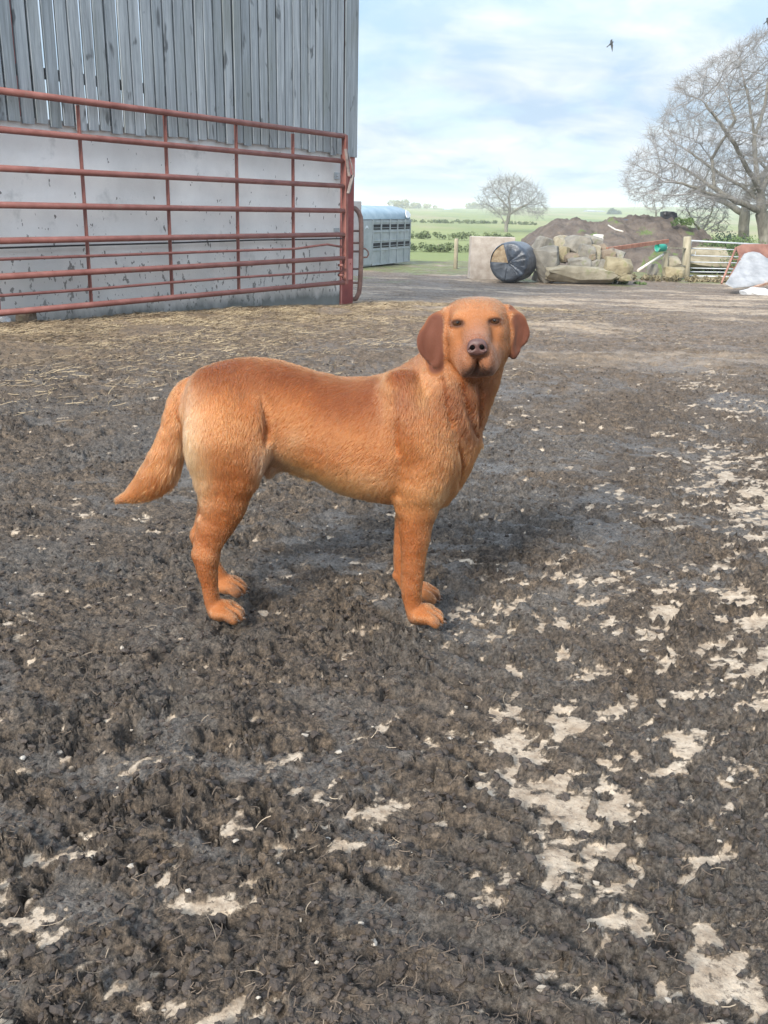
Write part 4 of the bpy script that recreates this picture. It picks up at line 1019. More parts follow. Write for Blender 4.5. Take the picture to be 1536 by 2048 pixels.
# ---------------------------------------------------------------- the dog: one continuous body grown from blended volumes
YD = 2.15
def dp(u, v, dy=0.0): return atY(u, v, YD+dy)
class Field:
    def __init__(s, lo, hi, vox):
        s.lo = np.array(lo,float); s.vox = vox; s.n = np.ceil((np.array(hi)-s.lo)/vox).astype(int)+1
        s.f = np.full(s.n, .5, np.float32)
    def box(s, lo, hi, m=.03):
        a = np.clip(np.floor((np.array(lo)-m-s.lo)/s.vox).astype(int),0,s.n-1); b = np.clip(np.ceil((np.array(hi)+m-s.lo)/s.vox).astype(int)+1,1,s.n)
        sl = tuple(slice(a[i],b[i]) for i in range(3))
        g = [ (s.lo[i]+s.vox*np.arange(a[i],b[i])).astype(np.float32) for i in range(3)]
        return sl, g[0][:,None,None], g[1][None,:,None], g[2][None,None,:]
    def add(s, sl, d, k, sub=False):
        a = s.f[sl]
        if sub: d = -d; h = np.clip(.5-.5*(a-d)/k,0,1); s.f[sl] = a*(1-h)+d*h + k*h*(1-h)      # smooth max
        else:   h = np.clip(.5+.5*(d-a)/k,0,1); s.f[sl] = d*(1-h)+a*h - k*h*(1-h)
    def cone(s, a, b, ra, rb, k=.02, sub=False, ys=1.0):
        a = np.array(a); b = np.array(b); R_ = max(ra,rb)
        sl,x,y,z = s.box(np.minimum(a,b)-R_, np.maximum(a,b)+R_, max(.02,k))
        ax_,ay_,az_ = a; bx_,by_,bz_ = b; dx,dy,dz = bx_-ax_,(by_-ay_)/ys,bz_-az_
        px_,py_,pz_ = x-ax_,(y-ay_)/ys,z-az_
        h = np.clip((px_*dx+py_*dy+pz_*dz)/(dx*dx+dy*dy+dz*dz+1e-9),0,1)
        d = np.sqrt((px_-h*dx)**2+(py_-h*dy)**2+(pz_-h*dz)**2)-(ra+(rb-ra)*h)
        s.add(sl, (d*(ys if ys<1 else 1)**.5).astype(np.float32), k, sub)
    def chain(s, pts, k=.02, sub=False, ys=1.0):
        # smooth polyline through the joints, measured as one volume, blended once
        P = np.array([list(p[0])+[p[1]] for p in pts], float)
        if len(P) > 2:
            E = np.vstack([2*P[0]-P[1], P, 2*P[-1]-P[-2]]); out = []
            for i in range(1,len(E)-2):
                for t in (0,.25,.5,.75):
                    p0,p1,p2,p3 = E[i-1:i+3]; out.append(.5*(2*p1+(p2-p0)*t+(2*p0-5*p1+4*p2-p3)*t*t+(3*p1-p0-3*p2+p3)*t**3))
            P = np.vstack(out+[E[-2]]); P[:,3] = np.maximum(P[:,3],.001)
        R_ = P[:,3].max(); sl,x,y,z = s.box(P[:,:3].min(0)-R_, P[:,:3].max(0)+R_, max(.02,k)); d = None
        for i in range(len(P)-1):
            ax_,ay_,az_,ra = P[i]; bx_,by_,bz_,rb = P[i+1]; dx,dy,dz = bx_-ax_,(by_-ay_)/ys,bz_-az_
            px_,py_,pz_ = x-ax_,(y-ay_)/ys,z-az_
            h = np.clip((px_*dx+py_*dy+pz_*dz)/(dx*dx+dy*dy+dz*dz+1e-9),0,1)
            q = np.sqrt((px_-h*dx)**2+(py_-h*dy)**2+(pz_-h*dz)**2)-(ra+(rb-ra)*h)
            d = q if d is None else np.minimum(d,q)
        s.add(sl, (d*(ys if ys<1 else 1)**.5).astype(np.float32), k, sub)
    def ell(s, c, r, k=.02, sub=False, rot=None):
        c = np.array(c); r = np.array(r,float); R_ = r.max()
        sl,x,y,z = s.box(c-R_, c+R_, max(.02,k)); X,Y,Z = x-c[0],y-c[1],z-c[2]
        if rot is not None:
            M = np.array(rot.transposed()); X,Y,Z = M[0,0]*X+M[0,1]*Y+M[0,2]*Z, M[1,0]*X+M[1,1]*Y+M[1,2]*Z, M[2,0]*X+M[2,1]*Y+M[2,2]*Z
        k0 = np.sqrt((X/r[0])**2+(Y/r[1])**2+(Z/r[2])**2); k1 = np.sqrt((X/r[0]**2)**2+(Y/r[1]**2)**2+(Z/r[2]**2)**2)+1e-9
        s.add(sl, (k0*(k0-1)/k1).astype(np.float32), k, sub)
    def mesh(s):                       # surface nets
        f = s.f; n = f.shape; ins = f < 0
        c = np.zeros(tuple(np.array(n)-1), np.int8)
        for i in (0,1):
            for j in (0,1):
                for k in (0,1): c += ins[i:n[0]-1+i, j:n[1]-1+j, k:n[2]-1+k]
        act = (c>0)&(c<8); I = np.argwhere(act); vid = np.full(act.shape,-1,np.int64); vid[act] = np.arange(len(I))
        acc = np.zeros((len(I),3)); cnt = np.zeros(len(I)); cor = [(i,j,k) for i in (0,1) for j in (0,1) for k in (0,1)]
        for p in range(8):
            for q in range(p+1,8):
                a, b = np.array(cor[p]), np.array(cor[q])
                if abs(a-b).sum()!=1: continue
                fa = f[tuple((I+a).T)]; fb = f[tuple((I+b).T)]; m = (fa<0)!=(fb<0); t = (fa/(fa-fb+1e-12))
                acc[m] += (a+(b-a)*t[:,None])[m]; cnt[m] += 1
        V = s.lo + s.vox*(I + acc/cnt[:,None])
        Q = []
        for ax in range(3):
            o1,o2 = [(1,2),(2,0),(0,1)][ax]
            sa = [slice(1,-1)]*3; sb = [slice(1,-1)]*3; sa[ax] = slice(0,-1); sb[ax] = slice(1,None)
            A = ins[tuple(sa)]; B = ins[tuple(sb)]; ch = A!=B; E = np.argwhere(ch); 
            off = np.array([1,1,1]); off[ax] = 0; E0 = E+off
            e1 = np.zeros(3,int); e1[o1]=1; e2=np.zeros(3,int); e2[o2]=1
            q = np.stack([vid[tuple((E0-e1-e2).T)],vid[tuple((E0-e2).T)],vid[tuple(E0.T)],vid[tuple((E0-e1).T)]],-1)
            fl = A[ch]; q[~fl] = q[~fl][:,::-1]; Q.append(q)
        Q = np.concatenate(Q); Q = Q[(Q>=0).all(1)]
        return V, Q
def relax(V, Q, it, f=.5):
    E = np.concatenate([Q[:,[0,1]],Q[:,[1,2]],Q[:,[2,3]],Q[:,[3,0]]]); E = np.concatenate([E,E[:,::-1]])
    n = len(V); cnt = np.bincount(E[:,0],minlength=n)[:,None]
    for _ in range(it):
        S = np.stack([np.bincount(E[:,0],weights=V[E[:,1],i],minlength=n) for i in range(3)],-1)
        V = V*(1-f)+f*S/np.maximum(cnt,1)
    return V
def vnormals(V, Q):
    fn = np.cross(V[Q[:,2]]-V[Q[:,0]], V[Q[:,3]]-V[Q[:,1]]); N = np.zeros_like(V)
    for i in range(4):
        for k in range(3): N[:,k] += np.bincount(Q[:,i],weights=fn[:,k],minlength=len(V))
    return N/(np.linalg.norm(N,axis=1)[:,None]+1e-12)
flow = []                              # (a, b, r, k) segments along which the coat lies, from a to b
def mk(pts, dy=None):                  # (u, v, r_px[, dy]) -> [(point, radius m)]
    o = []
    for p in pts:
        y = p[3] if len(p)>3 else (dy or 0.0); q = dp(p[0],p[1],y); o.append((q, p[2]*pxm(q)))
    return o
def lay(ch, w=1.0):
    for i in range(len(ch)-1): flow.append((np.array(ch[i][0]),np.array(ch[i+1][0]),(ch[i][1]+ch[i+1][1])/2,w))
D = Field((-.72,1.83,-.02),(.40,2.36,.86),.0032)
# trunk: stations (u, v top, v bottom, half width)
ST = [(372,785,835,.035),(385,756,872,.058),(405,737,900,.075),(440,725,915,.089),(480,717,922,.097),(520,716,921,.100),(560,722,921,.098),(600,734,936,.102),(640,747,956,.110),
      (680,756,975,.117),(720,757,988,.122),(760,753,999,.124),(800,748,1004,.122),(840,752,1002,.115),(880,770,990,.103),(910,800,968,.080),(930,840,938,.050),(940,865,910,.03)]
sx = np.array([dp(u,(a+b)/2).x for u,a,b,w in ST]); szt = np.array([dp(u,a).z for u,a,b,w in ST]); szb = np.array([dp(u,b).z for u,a,b,w in ST]); sw = np.array([s_[3] for s_ in ST])
def smooth_interp(x, xp, fp):
    s = 0
    for o, w in ((-.02,.2),(-.01,.2),(0,.2),(.01,.2),(.02,.2)): s = s + w*np.interp(x+o, xp, fp)
    return s
sl,x,y,z = D.box((sx[0]-.02,1.98,.28),(sx[-1]+.02,2.32,.70))
ct = smooth_interp(x,sx,(szt+szb)/2); hh_ = smooth_interp(x,sx,(szt-szb)/2); hw_ = smooth_interp(x,sx,sw)
zz = (z-ct)/hh_; wz = hw_*(1-.10*np.clip(zz,-1,1)-.06*zz**2)
n_ = (np.abs((y-YD)/wz)**2.25+np.abs(zz)**2.25)**(1/2.25)
d_ = (n_-1)*np.minimum(hh_,hw_) + np.maximum(0,np.maximum(sx[0]-x, x-sx[-1]))
D.add(sl, d_.astype(np.float32), .02)
for i in range(3,len(sx)-2):
    cz_ = (szt[i]+szb[i])/2
    for yy in (-.05,.05):
        flow.append((np.array((sx[i+1],YD+yy,cz_+.02)),np.array((sx[i],YD+yy,cz_-.02-.015)),.075,1.0))
neck = mk([(835,850,102,.0),(868,815,98,.0),(900,772,88,-.012),(925,732,80,-.028),(942,692,70,-.045)]); D.chain(neck,.045); lay(neck[::-1],1.0)
chest = mk([(900,800,70),(900,870,55),(886,930,50),(866,975,42)]); D.chain(chest,.035); lay(chest,.8)
scap = mk([(800,775,34,-.075),(832,850,44,-.088),(862,915,46,-.082),(846,965,44,-.080)]); D.chain(scap,.030); lay(scap,.8)
scap2 = mk([(800,775,34,.075),(845,880,44,.085),(846,960,42,.075)]); D.chain(scap2,.030); lay(scap2,.8)
fore = mk([(850,930,48),(842,975,47),(838,1008,41),(833,1037,34.5),(831,1063,31.5),(828,1103,25.5),(825,1142,22),(823.5,1182,20),(826,1208,17.5),(832,1232,17)],-.078); D.chain(fore,.018,ys=.86); lay(fore,1.3)
D.chain(mk([(806,1000,15,-.085),(806,1018,12,-.085)]),.02)
fore2 = mk([(845,930,46),(832,1000,38),(818,1045,28),(810,1090,22),(808,1130,20),(810,1155,19),(822,1178,17),(832,1192,16)],.075); D.chain(fore2,.018,ys=.9); lay(fore2,1.3)
D.ell(dp(792,1151,.072),(.010,.010,.010),.01)
# hind quarters
thigh = mk([(425,790,52,-.045),(447,835,72,-.062),(452,880,79,-.074),(452,930,66,-.076),(450,970,55,-.079),(447,1005,47,-.082),(440,1035,37,-.084),(430,1060,31,-.085),(421,1085,25,-.085),(413,1112,22,-.085)])
D.chain(thigh,.026,ys=.72); lay(thigh,1.2)
D.chain(mk([(500,850,34,-.085),(497,905,33,-.088),(482,955,28,-.087)]),.03,ys=.8)                  # stifle
D.chain(mk([(408,1040,11,-.082),(402,1080,11,-.084),(399,1108,14,-.085)]),.014)                    # Achilles tendon and point of hock
met = mk([(413,1112,23),(414,1136,20.5),(419,1168,16),(424,1200,15.5),(431,1222,16.5)],-.085); D.chain(met,.013); lay(met,1.3)
thigh2 = mk([(425,790,52,.045),(450,870,74,.070),(452,930,62,.082),(443,975,46,.088),(428,1015,32,.09),(412,1050,23,.09),(402,1072,19,.09)]); D.chain(thigh2,.026,ys=.72); lay(thigh2,1.0)
met2 = mk([(402,1072,19),(408,1095,17),(424,1125,14),(440,1150,14)],.09); D.chain(met2,.013); lay(met2,1.2)
D.ell(dp(541,926,-.015),(.024,.020,.027),.018)                                                     # sheath
D.chain(mk([(560,915,12,-.005),(620,945,10,-.005)]),.03)
                         # flank fold
D.chain(mk([(534,800,5,-.118),(535,840,7,-.112),(531,876,5,-.106)]),.014,sub=True)
tail = mk([(412,770,20,.0),(390,776,25,-.002),(371,794,27,-.004),(358,825,26,-.008),(348,860,25.5,-.012),(338,895,28,-.014),(322,935,30,-.014),(297,967,25,-.014),(268,988,16,-.014),(238,1000,7,-.014)]); D.chain(tail,.012,ys=.8); lay(tail,1.5)
def paw(c, L_, W_, seed):
    c = np.array(c); M = lambda q: c+np.array(q)
    D.ell(M((-.006,0,.022)),(.030,W_*.84,.022),.012); D.ell(M((-.006,0,.032)),(.026,W_*.62,.020),.012)
    for yy,xx in ((-.0110,.017),(.0110,.017),(-.0275,.006),(.0275,.006)):
        D.chain([(M((xx-.026,yy*.80,.027)),.0135),(M((xx-.004,yy*.97,.0285)),.0140),(M((xx+.011,yy,.019)),.0148),(M((xx+.017,yy*1.02,.0125)),.0122)],.006)
    for yy in (0,-.0205,.0205): D.chain([(M((.006,yy,.043)),.0022),(M((.024,yy,.035)),.0046),(M((.038,yy,.012)),.0044)],.005,sub=True)
    return [(M((x_+.023,y_*1.05,.012)),M((x_+.034,y_*1.08,.004))) for y_,x_ in ((-.0110,.019),(.0110,.019),(-.0275,.008),(.0275,.008))]
claws = []
for (u,v,dy,s_) in ((452,1238,-.085,1),(851,1249,-.078,2),(460,1170,.09,3),(846,1207,.075,4)):
    q = dp(u,v,dy); claws += paw((q.x,q.y,.002 if dy<0 else -.004),.09,.040,s_)
# ---- head frame: a right, b up, c towards the viewer
HO = np.array(dp(952,653,-.075)); tl_ = R(5.0); yw = R(-4.5)
hc = np.array((math.sin(yw),-math.cos(yw),0)); ha0 = np.array((math.cos(yw),math.sin(yw),0)); hb0 = np.array((0,0,1.0))
ha = ha0*math.cos(tl_)+hb0*math.sin(tl_); hb = -ha0*math.sin(tl_)+hb0*math.cos(tl_)
HR = Matrix((ha,hb,hc)).transposed()
def hp(a,b,c): return HO+ha*a+hb*b+hc*c
def he(c,r,k=.015,sub=False): D.ell(hp(*c),r,k,sub,HR)
he((0,.002,-.025),(.073,.061,.085)); he((0,.012,.018),(.062,.046,.046),.02)
for s_ in (-1,1): he((s_*.037,.012,-.022),(.031,.036,.06),.028)
for s_ in (-1,1):
    he((s_*.044,-.036,.000),(.034,.054,.058),.022); he((s_*.033,.027,.046),(.020,.013,.017),.014); he((s_*.042,-.012,.042),(.020,.016,.022),.016); he((s_*.0235,-.022,.088),(.006,.020,.05),.012,True)
muz = [(hp(0,.006,.045),.035),(hp(0,-.014,.090),.0300),(hp(0,-.022,.130),.0255)]; D.chain(muz,.014)
for s_ in (-1,1):
    he((s_*.0200,-.054,.116),(.0175,.034,.026),.010); he((s_*.0275,-.063,.088),(.0180,.035,.036),.012); he((s_*.035,-.055,.050),(.019,.034,.04),.02)
he((0,-.080,.082),(.016,.014,.024),.006); he((0,-.080,.04),(.034,.028,.05),.025)
D.chain([(hp(0,-.036,.150),.0018),(hp(0,-.052,.149),.0022),(hp(0,-.062,.146),.0030)],.006,sub=True)
for s_ in (-1,1): D.chain([(hp(0,-.056,.146),.0032),(hp(s_*.006,-.068,.142),.0050),(hp(s_*.010,-.082,.134),.0068),(hp(s_*.014,-.095,.118),.0070)],.005,sub=True)

def field_at(p):
    q = (np.array(p)-D.lo)/D.vox; i = np.floor(q).astype(int); t = q-i; v = 0
    for dx in (0,1):
        for dy in (0,1):
            for dz in (0,1): v += D.f[i[0]+dx,i[1]+dy,i[2]+dz]*(t[0] if dx else 1-t[0])*(t[1] if dy else 1-t[1])*(t[2] if dz else 1-t[2])
    return v
EYES = []
for s_ in (-1,1):
    a_, b_ = s_*.0405, .0165; c_ = .11
    while field_at(hp(a_,b_,c_)) > 0: c_ -= .0005
    EYES.append((a_,b_,c_))
    dq = lambda da,db: c_ - .38*max(0,s_*da) - 6*da*da + .0005
    he((a_,b_,c_+.006),(.0142,.0082,.015),.004,True)
    D.chain([(hp(a_+s_*da,b_+db,dq(s_*da,db)),r_) for da,db,r_ in ((-.0135,-.002,.0022),(-.0075,.0062,.0036),(.002,.0078,.0044),(.0100,.0056,.0038),(.0165,.0000,.0022))],.004)
    D.chain([(hp(a_+s_*da,b_+db,dq(s_*da,db)),r_) for da,db,r_ in ((-.0135,-.002,.0022),(-.0075,-.0062,.0026),(.002,-.0072,.0030),(.0100,-.0054,.0026),(.0165,.0000,.0020))],.004)
# ears: flat flaps hanging beside the cheeks
earL = mk([(893,630,15,-.075),(877,650,25,-.085),(862,682,29,-.092),(863,706,20,-.096),(870,727,9,-.10)]); D.chain(earL[:2],.012,ys=.6); D.chain(earL[1:],.005,ys=.40); D.chain(mk([(886,634,9,-.090),(884,660,9,-.098),(883,695,8,-.104),(876,727,7,-.104)]),.012)
earR = mk([(1017,622,13,-.075),(1032,645,20,-.082),(1041,668,19.5,-.085),(1034,693,13,-.09),(1027,711,7,-.092)]); D.chain(earR[:2],.012,ys=.6); D.chain(earR[1:],.005,ys=.42); D.chain(mk([(1022,630,8,-.088),(1024,660,8,-.095),(1023,690,7,-.098),(1027,710,6,-.096)]),.010)
lay(earL,1.6); lay(earR,1.6)
for s_ in (-1,1):
    lay([(hp(s_*.012,-.01,.13),.03),(hp(s_*.026,.015,.07),.035),(hp(s_*.045,.02,.01),.04),(hp(s_*.05,.01,-.05),.05)],1.2)
    lay([(hp(s_*.02,-.04,.13),.02),(hp(s_*.035,-.055,.08),.025),(hp(s_*.05,-.06,.0),.03),(hp(s_*.05,-.10,-.04),.04)],1.2)
# folds of loose skin on throat, neck, chest and flank, pressed into the surface
def surf(u, v):
    d = np.array(ray(u,v)); t = 1.6; o = np.array(CAM)
    while t < 2.8:
        p = o+d*t; q = (p-D.lo)/D.vox
        if (q>1).all() and (q<D.n-2).all() and field_at(p) < 0: return p
        t += .0015
    return np.array(dp(u,v))
def crease(pts, k=.010):
    ch = []
    for u,v,r in pts:
        p = surf(u,v); d = (np.array(CAM)-p); d /= np.linalg.norm(d); ch.append((p+d*r*.25, r))
    return ch
CR = [crease([(897,728,.004),(909,748,.0065),(922,772,.0075),(936,808,.0075),(949,848,.0065),(957,872,.004)]), crease([(957,768,.003),(963,806,.0055),(962,850,.004)]),
      crease([(921,895,.003),(927,928,.006),(920,962,.004)]), crease([(526,795,.003),(532,830,.0065),(533,868,.006),(530,892,.003)]), crease([(796,838,.002),(793,870,.004),(795,905,.002)],.02),
      crease([(884,758,.002),(893,800,.004),(905,850,.003)],.02)]
for c_ in CR: D.chain(c_,.012,sub=True)
for pts in (((866,640,.003),(853,668,.005),(852,700,.004),(862,722,.002)),((1040,640,.002),(1049,664,.004),(1041,692,.003))): D.chain(crease(pts),.016,sub=True)
V, Q = D.mesh(); V = relax(V,Q,2,.5)
# drop any stray islands
N = vnormals(V,Q)
wob = noise3(V[:,0]*26,V[:,1]*26,V[:,2]*26,2)*.0014 + noise3(V[:,0]*70,V[:,1]*70,V[:,2]*50,3)*.0006
bodyw = sstep(.0,.06,np.linalg.norm(V-HO,axis=1)-.10); V = V + N*(wob*bodyw)[:,None]; N = vnormals(V,Q)
# ---- coat colour by region: markings with some light and shade painted in
pxu = np.array([768 + F_PX*((V-np.array(CAM))@np.array(AX_R))/((V-np.array(CAM))@np.array(FWD))])[0]
pxv = np.array([1024 - F_PX*((V-np.array(CAM))@np.array(AX_U))/((V-np.array(CAM))@np.array(FWD))])[0]
loc = (V-HO); la,lb,lc = loc@ha, loc@hb, loc@hc
def mixc(c, col, w): return c*(1-w[:,None]) + np.array(col)[None]*w[:,None]
def seg_d(P_, a, b):
    a=np.array(a);b=np.array(b);ab=b-a; h=np.clip(((P_-a)@ab)/(ab@ab),0,1); return np.linalg.norm(P_-a-h[:,None]*ab,axis=1)
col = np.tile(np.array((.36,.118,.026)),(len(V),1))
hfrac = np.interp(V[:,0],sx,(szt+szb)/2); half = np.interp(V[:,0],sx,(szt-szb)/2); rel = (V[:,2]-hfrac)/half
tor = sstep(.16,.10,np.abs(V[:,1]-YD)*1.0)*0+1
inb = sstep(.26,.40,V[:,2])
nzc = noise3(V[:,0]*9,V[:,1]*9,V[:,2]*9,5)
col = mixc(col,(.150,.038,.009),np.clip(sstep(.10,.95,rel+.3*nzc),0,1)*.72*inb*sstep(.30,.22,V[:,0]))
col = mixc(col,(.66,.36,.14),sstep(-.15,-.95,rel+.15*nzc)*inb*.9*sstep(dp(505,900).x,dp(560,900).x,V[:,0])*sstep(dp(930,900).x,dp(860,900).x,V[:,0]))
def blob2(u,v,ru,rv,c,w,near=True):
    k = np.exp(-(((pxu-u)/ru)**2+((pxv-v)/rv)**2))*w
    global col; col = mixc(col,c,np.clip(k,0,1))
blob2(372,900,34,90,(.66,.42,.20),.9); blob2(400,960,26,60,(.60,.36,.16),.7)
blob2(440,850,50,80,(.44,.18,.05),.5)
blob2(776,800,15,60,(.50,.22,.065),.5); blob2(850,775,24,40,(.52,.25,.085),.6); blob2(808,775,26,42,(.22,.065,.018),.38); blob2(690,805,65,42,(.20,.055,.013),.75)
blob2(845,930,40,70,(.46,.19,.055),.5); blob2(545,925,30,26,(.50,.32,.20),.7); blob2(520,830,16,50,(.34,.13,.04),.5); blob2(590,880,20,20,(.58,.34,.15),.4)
leg = sstep(.30,.22,V[:,2]); col = mixc(col,(.34,.108,.024),leg*.8); col = mixc(col,(.44,.18,.058),sstep(.06,.02,V[:,2])*.8)
td = np.min([seg_d(V,tail[i][0],tail[i+1][0])/tail[i][1] for i in range(len(tail)-1)],axis=0)
col = mixc(col,(.38,.13,.031),sstep(1.15,.95,td)*.8*(V[:,0]<dp(385,800).x)); col = mixc(col,(.22,.085,.03),sstep(.03,.0,np.linalg.norm(V-np.array(tail[-1][0]),axis=1)-.005)*.7)
head = sstep(-.11,-.05,lc)*sstep(.13,.10,np.abs(la))*sstep(-.14,-.09,lb)
col = mixc(col,(.35,.135,.042),head*.9)
col = mixc(col,(.42,.16,.05),head*np.exp(-((la/.05)**2+((lb-.04)/.03)**2))*.6)
col = mixc(col,(.31,.13,.06),head*sstep(.07,.12,lc)*.8)
col = mixc(col,(.25,.10,.05),head*sstep(.125,.15,lc)*sstep(-.045,-.02,lb)*.9)
for s_ in (-1,1): col = mixc(col,(.055,.026,.02),np.exp(-(((la-s_*.041)/.0172)**2+((lb-.0165)/.0100)**2)**3)*(lc>.03)*.93)
lip = np.min([seg_d(V,hp(0,-.058,.146),hp(s_*.011,-.082,.134)) for s_ in (-1,1)]+[seg_d(V,hp(s_*.011,-.082,.134),hp(s_*.027,-.099,.112)) for s_ in (-1,1)]+[seg_d(V,hp(s_*.027,-.099,.112),hp(s_*.038,-.092,.075)) for s_ in (-1,1)],axis=0)
col = mixc(col,(.035,.022,.018),sstep(.0105,.004,lip)*.95)
col = mixc(col,(.07,.04,.03),head*sstep(-.062,-.084,lb)*sstep(.04,.08,lc)*sstep(.050,.022,np.abs(la))*.92)  # dark lips and chin, with the shadow under the jaw painted in
ed = np.minimum(np.min([seg_d(V,earL[i][0],earL[i+1][0])-earL[i][1] for i in range(len(earL)-1)],axis=0), np.min([seg_d(V,earR[i][0],earR[i+1][0])-earR[i][1] for i in range(len(earR)-1)],axis=0))
earm = sstep(.006,-.004,ed)*(V[:,1]<YD-.05)*((pxu<888)|(pxu>1016)); col = mixc(col,(.135,.044,.023),earm*.95)
dirt = sstep(.045,.008,V[:,2])*sstep(-.2,.5,noise3(V[:,0]*60,V[:,1]*60,V[:,2]*60,15)); col = mixc(col,(.10,.065,.045),dirt*.75)
col = col*np.array((.66,.65,.72))
col = np.clip(col*(1+.10*noise3(V[:,0]*40,V[:,1]*40,V[:,2]*40,8)[:,None]),0.01,.9)

dog = thing('dog','fox red Labrador type dog standing side-on in the mud, head turned to face outward','dog',(dp(640,1150).x,YD,0))
def attr_mat(name, rough, spec=.25, bump=0):
    m = bpy.data.materials.new(name); m.use_nodes=True; nt=m.node_tree; b=nt.nodes['Principled BSDF']
    a = nt.nodes.new('ShaderNodeAttribute'); a.attribute_name='coat_colour'; nt.links.new(a.outputs['Color'],b.inputs['Base Color'])
    b.inputs['Roughness'].default_value=rough; b.inputs['Specular IOR Level'].default_value=spec
    b.inputs['Sheen Weight'].default_value=.25; b.inputs['Sheen Tint'].default_value=(.8,.5,.35,1)
    tc_=nt.nodes.new('ShaderNodeTexCoord'); nz_=nt.nodes.new('ShaderNodeTexNoise'); nz_.inputs['Scale'].default_value=420; nz_.inputs['Detail'].default_value=4; nt.links.new(tc_.outputs['Object'],nz_.inputs['Vector'])
    bp_=nt.nodes.new('ShaderNodeBump'); bp_.inputs['Distance'].default_value=.0012; nt.links.new(nz_.outputs[0],bp_.inputs['Height']); nt.links.new(bp_.outputs[0],b.inputs['Normal']); return m
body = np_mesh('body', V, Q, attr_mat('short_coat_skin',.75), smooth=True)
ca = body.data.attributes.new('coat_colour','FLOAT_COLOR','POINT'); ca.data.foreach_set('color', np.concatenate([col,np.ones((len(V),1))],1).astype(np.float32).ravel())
under(dog, body)
# ---- hair flow
def flow_dir(P_):
    out = np.zeros_like(P_); wt_ = np.zeros(len(P_))+1e-9
    for a,b,r,w in flow:
        d = seg_d(P_,a,b)-r; k = w*np.exp(-np.clip(d,0,None)**2/(2*.022**2))+1e-7
        v = (b-a)/np.linalg.norm(b-a); out += k[:,None]*v; wt_ += k
    return out/wt_[:,None]
rs = np.random.RandomState(11)
tri = np.concatenate([Q[:,[0,1,2]],Q[:,[0,2,3]]]); A_ = V[tri[:,0]]; B_=V[tri[:,1]]; C_=V[tri[:,2]]
area = np.linalg.norm(np.cross(B_-A_,C_-A_),axis=1); fcen = (A_+B_+C_)/3
dens = area*(1+1.8*(np.linalg.norm(fcen-HO,axis=1)<.16)+.6*sstep(.50,.12,fcen[:,2]))*np.where(fcen[:,1]<YD+.03,1,.35)
NH = 260000
ti = rs.choice(len(tri), NH, p=dens/dens.sum()); r1=rs.uniform(0,1,NH)**.5; r2=rs.uniform(0,1,NH)
ba_ = np.stack([1-r1, r1*(1-r2), r1*r2],-1)
root = (V[tri[ti]]*ba_[:,:,None]).sum(1); nn = (N[tri[ti]]*ba_[:,:,None]).sum(1); nn/=np.linalg.norm(nn,axis=1)[:,None]; hcol=(col[tri[ti]]*ba_[:,:,None]).sum(1)
near_head = np.linalg.norm(root-HO,axis=1)
fd = flow_dir(root); fd -= nn*(fd*nn).sum(1)[:,None]; fd /= np.linalg.norm(fd,axis=1)[:,None]+1e-6
clump = np.stack([noise3(root[:,0]*45+i*9,root[:,1]*45,root[:,2]*45,20+i) for i in range(3)],-1)
big_ = np.stack([noise3(root[:,0]*12+i*9,root[:,1]*12,root[:,2]*12,24+i) for i in range(3)],-1)
fd = fd + .24*clump + .15*big_ + rs.normal(size=(NH,3))*.16; fd -= nn*(fd*nn).sum(1)[:,None]; fd /= np.linalg.norm(fd,axis=1)[:,None]+1e-6
ru = 768 + F_PX*((root-np.array(CAM))@np.array(AX_R))/((root-np.array(CAM))@np.array(FWD)); rv = 1024 - F_PX*((root-np.array(CAM))@np.array(AX_U))/((root-np.array(CAM))@np.array(FWD))
ln = np.full(NH,.0135)
ln = ln + (.0085-.0135)*sstep(.46,.22,root[:,2]); ln = ln - .003*sstep(.12,.05,root[:,2])
def lb_(u,v,a,b,l): 
    k = np.exp(-(((ru-u)/a)**2+((rv-v)/b)**2)); return ln*(1-k)+l*k
ln = lb_(370,910,24,80,.026); ln = lb_(690,975,95,30,.021); ln = lb_(915,830,50,120,.016); ln = lb_(900,950,50,60,.018); ln = lb_(325,930,70,60,.040); ln = lb_(350,850,30,60,.026); ln = lb_(560,935,40,40,.022); ln = lb_(845,775,40,50,.020)
fl_ = sstep(.165,.115,near_head); ln = ln*(1-fl_)+np.minimum(ln,.0065)*fl_
hl = (root-HO); c3 = hl@hc; ln = np.where((c3>.06)&(near_head<.19),.0042,ln)
eyes_l = np.min([np.linalg.norm(root-hp(*q),axis=1) for q in EYES],axis=0); nose_c = hp(.0,-.030,.150); nd = np.linalg.norm(root-nose_c,axis=1)
keep = (eyes_l>.0125)&(nd>.022)&(root[:,2]>.004)
eR = np.minimum(np.min([seg_d(root,earL[i][0],earL[i+1][0])-earL[i][1] for i in range(len(earL)-1)],axis=0), np.min([seg_d(root,earR[i][0],earR[i+1][0])-earR[i][1] for i in range(len(earR)-1)],axis=0))
ln = np.where((eR<.004)&((ru<888)|(ru>1016)),.0055,ln)
earh = (eR<.004)&((ru<888)|(ru>1016))&(near_head<.2); keep &= ~earh
ln = ln*rs.uniform(.65,1.25,NH)
lift = .36+.16*rs.uniform(-1,1,NH)+.10*(near_head<.17)+.14*sstep(.40,.2,root[:,2]); lift = np.where(ln>.018,lift+.08,lift)
root,nn,fd,ln,lift,hcol = [q[keep] for q in (root,nn,fd,ln,lift,hcol)]; NH = len(root)
K = 5; P_ = np.zeros((NH,K,3),np.float32); droop = np.array((0,0,-1.0))
for k in range(K):
    t = k/(K-1); P_[:,k] = root - nn*.0008 + (fd*t + nn*(lift*(t-.55*t*t))[:,None])*ln[:,None] + droop*(t*t*.18)*(ln[:,None])*(ln[:,None]>.016)
hcv = bpy.data.hair_curves.new('coat'); hcv.add_curves([K]*NH)
